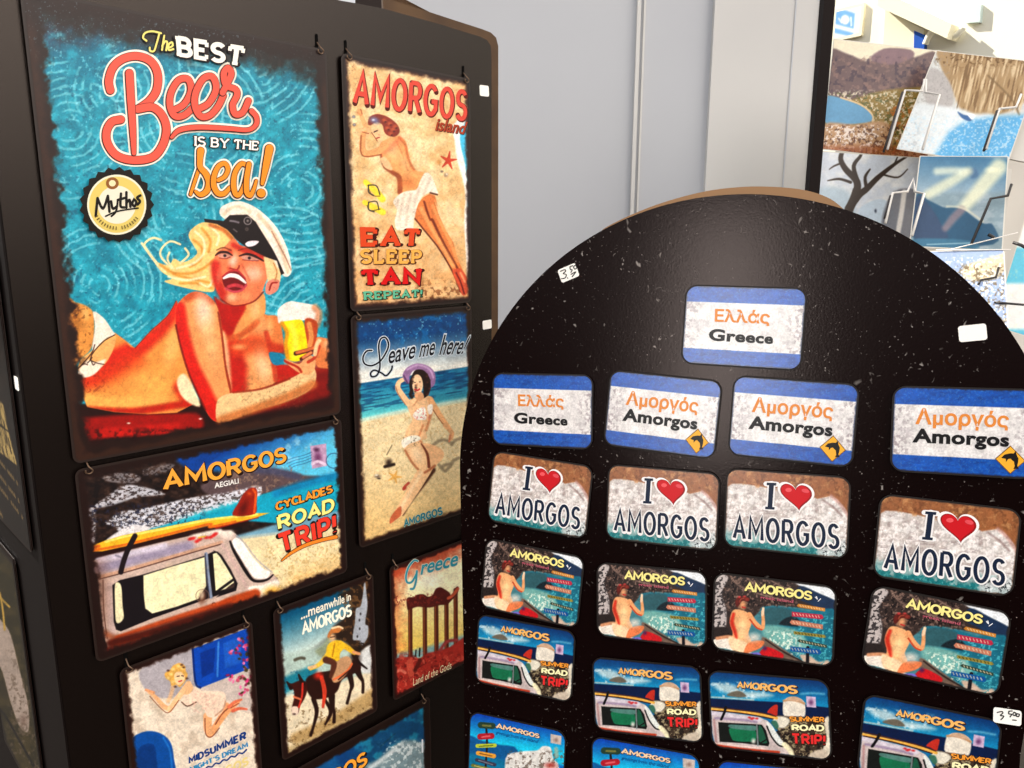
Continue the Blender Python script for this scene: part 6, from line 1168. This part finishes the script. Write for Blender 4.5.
def rays(p,s):
    W = Z(884,150,6.98)
    p.fill((180,190,196),sstep(.4,.7,fbm(p.X/12,p.Y/8,4))*.6); p.grad(W((200,0),(980,70),(980,300),(200,300)),(56,112,150),(150,172,186),W((600,60))[0],W((580,300))[0],3,.8); p.poly(W((590,140),(640,130),(660,180),(610,200)),(84,118,150),2)
    p.line(W((590,150),(450,230),(310,310)),[8,10,9],(230,228,196),3.5,.75,sm=False); p.line(W((800,120),(680,260),(540,420)),[16,14,10],(236,232,198),4,.8,sm=False); p.line(W((370,150),(480,145),(560,150)),7,(236,236,210),3,.7); p.blob(W((760,140))[0],9,4,(244,240,206),.8)
    p.poly(W((230,310),(300,345),(370,380),(430,405),(480,395),(560,420),(640,480),(700,515),(760,525),(760,660),(220,640)),(50,92,120),1.2); p.poly(W((230,330),(320,390),(400,520),(440,620),(220,640)),(64,84,112),1.5); p.line(W((540,420),(480,480),(430,545)),[8,8,7],(150,130,136),2.5,.8,sm=False); p.poly(W((200,625),(420,620),(620,640),(640,690),(300,680)),(70,120,146),1.5); p.line(W((300,660),(600,650)),1.2,(170,200,210),.6,.7); p.line(W((440,395),(560,410),(690,500)),2,(220,214,190),1.2,.7)
def shore(p,s):
    W = Z(964,210,5.483)
    p.poly(W((0,200),(150,240),(120,300),(0,320)),(150,166,190),2); p.poly(W((0,310),(80,280),(180,250),(250,230),(230,300),(190,370),(90,390),(0,370)),(206,190,160),1.5); p.speck((120,104,80),2.4,.5,.66,.9,5,sstep(262,268,p.Y)); p.speck((244,240,226),2,.56,.7,.8,15,sstep(252,262,p.Y)); p.blob(W((135,345))[0],3,2.4,(90,76,56),.8)
def sea_card(p,s):
    p.fill((70,190,220),sstep(.0,.4,np.sin(p.Y/13.0))*.85); p.fill((240,236,200),sstep(.6,.9,fbm(p.X/4,p.Y/5,3))*.5)
def rack():
    base = Pt((826,240),DR+.02); root = empty('postcard_rack', Matrix.Translation((float(base[0]),float(base[1]),0.0)), 'black framed wire rack holding postcards, at the upper right','rack'); off = np.array([base[0],base[1],0.0])
    P0, P1 = Pt((830,-30),DR+.03), Pt((809,215),DR+.03); ax = np.array([0,0,1.])
    x0, x1 = depth_point((819.5,60),base[1]), depth_point((830.5,60),base[1])
    V,Fc = boxv(x0[0]-off[0],x1[0]-off[0],base[1]-off[1],base[1]+.02-off[1],0.0,2.1); mesh_obj('post',V,Fc,mat('black_frame',(20,9,7),0.6,0.15),root)
    V,Fc = boxv(-.16,.42,-.16,.20,0.0,0.02); mesh_obj('base_plate',V,Fc,mat('black_frame',(20,9,7),0.6,0.15),root)
    P = [Pt(c,DR+.13)-off for c in ((842,62),(1075,92),(1060,470),(818,440))]; nrm = np.cross(P[1]-P[0],P[3]-P[0]); nrm /= np.linalg.norm(nrm); V = P+[v+nrm*.004 for v in P]
    mesh_obj('back_sheet',V,[(0,1,2,3),(7,6,5,4),(0,4,5,1),(1,5,6,2),(2,6,7,3),(3,7,4,0)],mat('pale_plastic',(206,200,190),0.4,0.4),root)
    # pale pocket backs seen between and below the cards
    for q,d in (([(1000,70),(1060,78),(1040,165),(996,156)],DR+.012),([(1003,168),(1012,169),(1002,250),(985,246)],DR+.012)):
        P = [Rk(c,DR-d)-off for c in q]; nrm = np.cross(P[1]-P[0],P[3]-P[0]); nrm /= np.linalg.norm(nrm); V = [v for v in P]+[v+nrm*.003 for v in P]
        mesh_obj('pocket',V,[(0,1,2,3),(7,6,5,4),(0,4,5,1),(1,5,6,2),(2,6,7,3),(3,7,4,0)],mat('pale_plastic',(206,200,190),0.4,0.4),root)
    N = Z(814,0,4.876); W = Z(884,150,6.98); U = Z(964,210,5.483)
    wires = [(N((358,728),(445,440),(528,444),(538,388),(546,388),(544,450),(612,462),(530,728)),WIREM,.0021),(N((340,740),(432,450)),WIRED,.0022),(N((838,728),(905,530),(985,522),(1010,460)),WIREM,.0021),(N((828,735),(893,540)),WIRED,.0022),  # dark rods beside white ones put the wires' shading into the shape
        (W((10,510),(60,300),(165,290),(205,200),(215,290),(280,305),(195,600)),WIREM,.0022),(W((5,480),(45,320)),WIRED,.002),(W((610,655),(745,340),(865,318),(890,240)),WIRED,.0022),(U((78,410),(90,385),(175,368),(190,315)),WIRED,.0017),(U((165,505),(240,512),(330,520)),WIRED,.0017),([(936,250),(975,250),(1011,249.6)],WIREM,.0009),([(951,249.3),(985,241),(1018,232.5)],WIREM,.0009),(W((900,645),(960,665),(1000,690)),WIRED,.0024),(W((730,590),(770,612)),WIRED,.0026)]
    for pts,m,r in wires:
        P = [Rk(q,.024)-off for q in pts]; V,Fc = tube(P,r*1.0,8); mesh_obj('wire_holder',V,Fc,m,root,smooth=True)
rack()
postcard([(832.5,39),(939,50.5),(929,162),(822,149)],DR+.10,'postcard of a bay below brown mountains, top left of the rack',(236,226,200),bay,lean=False)
postcard([(934,48.5),(1040,64),(1010,166),(899,151)],DR,'postcard of a pale cliff above a small boat, top right of the rack',(214,214,210),cliff)
postcard([(821.5,151.5),(932,158),(921,266),(810,258)],DR+.09,'postcard of a bare crooked tree, below the bay postcard',(214,220,228),tree,lean=False)
postcard([(925.5,152.5),(1018.6,160.7),(992,246),(903,250)],DR-.012,'postcard of sunbeams over blue mountains, below the cliff postcard',(138,158,166),rays)
postcard([(930,251),(1012,249.5),(1000,330),(925,330)],DR-.022,'postcard of pale rocks by water, just above the round board',(150,166,196),shore)
postcard([(1021,185),(1062,190),(1046,345),(1006,325)],DR-.09,'turquoise postcard cut by the right frame edge',(240,240,236),sea_card,lean=False)

# ------------------------------------------------------------------ white houses across the street
def houses():
    LIME = mat('limewashed_wall', (252,247,228), 0.8, 0.1); LIME2 = mat('cream_wall', (252,244,216), 0.8, 0.1); SHUT = mat('blue_shutter', (6,84,190), 0.5, 0.3)
    n = np.array([0.8,0.6,0.0]); v = np.array([0,0,-1.0]); F_ = Plane(Pt((930,30),7.5), np.cross(v,n), v, n)    # the sunlit facade
    g = hit(F_,[(930,30)])[0]; off = np.array([g[0],g[1],0.0])
    root = empty('white_house', Matrix.Translation(tuple(off)), 'bright white house with a balcony, behind the postcards','house')
    def block(name, quad, out, m, into=0.0):
        q = hit(F_,quad); V = [p+F_.n*into-off for p in q]+[p-F_.n*out-off for p in q]
        return mesh_obj(name,V,[(0,1,2,3),(7,6,5,4),(0,4,5,1),(1,5,6,2),(2,6,7,3),(3,7,4,0)],m,root)
    V,Fc = boxv(-9,9,0,0.4,-6,g[2]); W = np.array([F_.u*x+F_.n*y-F_.v*z for x,y,z in V]); W[:,2] += 0; W = W+np.array([0,0,g[2]])
    W[:,2] = np.where(W[:,2]>g[2]+1, 7.0, 0.0); mesh_obj('wall',W,Fc,LIME,root)
    block('recess_wall',[(887,10),(926,30),(921,60),(884,60)],0.04,LIME2)
    block('balcony_slab',[(890,-6),(962,28),(957,42),(888,10)],0.22,LIME2)
    block('shutter',[(917,31.5),(927.5,36),(927,50),(916.6,50)],0.06,SHUT)
    q = hit(F_,[(930,46),(934,37),(941,31.5),(948,34),(954,38),(962,36),(968,29)]); V,Fc = tube(curve([p-F_.n*0.10-off for p in q],False,5),.03,10); mesh_obj('arch_rim',V,Fc,LIME,root,smooth=True)
    block('glass_panel',[(967,5),(983.5,5),(982,23),(967,24)],0.05,mat('pale_green_glass',(214,232,228),0.2,0.5))
    # shop board with a pale blue picture, fixed flat to the facade
    q = uv(F_.shift(-0.04),[(834,3),(862,10),(861,41),(834,36)]); c = q.mean(0); w, h = np.ptp(q[:,0])*.98, abs((q[3]-q[0]+q[2]-q[1])[1])/2
    m = F_.mat(c[0],c[1],0.0,-0.04)
    r2 = empty('shop_board', m, 'pale blue and white board fixed on the bright wall at the top','sign'); s = Sheet(r2,m,w,h,.01,.039,LIME2,PRINT_CARD,.01,(240,242,238),edge=.03); p = s.p; N = Z(814,0,4.876)
    p.poly(N((95,30),(200,65),(190,180),(95,160)),(130,186,236),1.2,sm=False); p.line(N((95,125),(190,150)),4,(236,242,246),1.2); p.blob(N((152,96))[0],4.2,4.6,(250,250,250),1,hard=.7); p.line(N((120,90),(135,110)),1.4,(240,246,250),.6); p.line(N((180,85),(182,125)),1.4,(240,246,250),.6); s.picture()
houses()
# ------------------------------------------------------------------ lamps
def lamps():
    # bright shop doorway behind the camera, mirrored in the board's lacquer
    tgt = hit(RIGHT,[(722,335)])[0]; v = ray([(722,335)])[0]; v /= np.linalg.norm(v); n = -RIGHT.n; r = v-2*(v@n)*n
    area('doorway_daylight', tuple(tgt+r*2.4), tuple(tgt), 0.34, 0.95, 15, (1,0.97,0.93))
lamps()
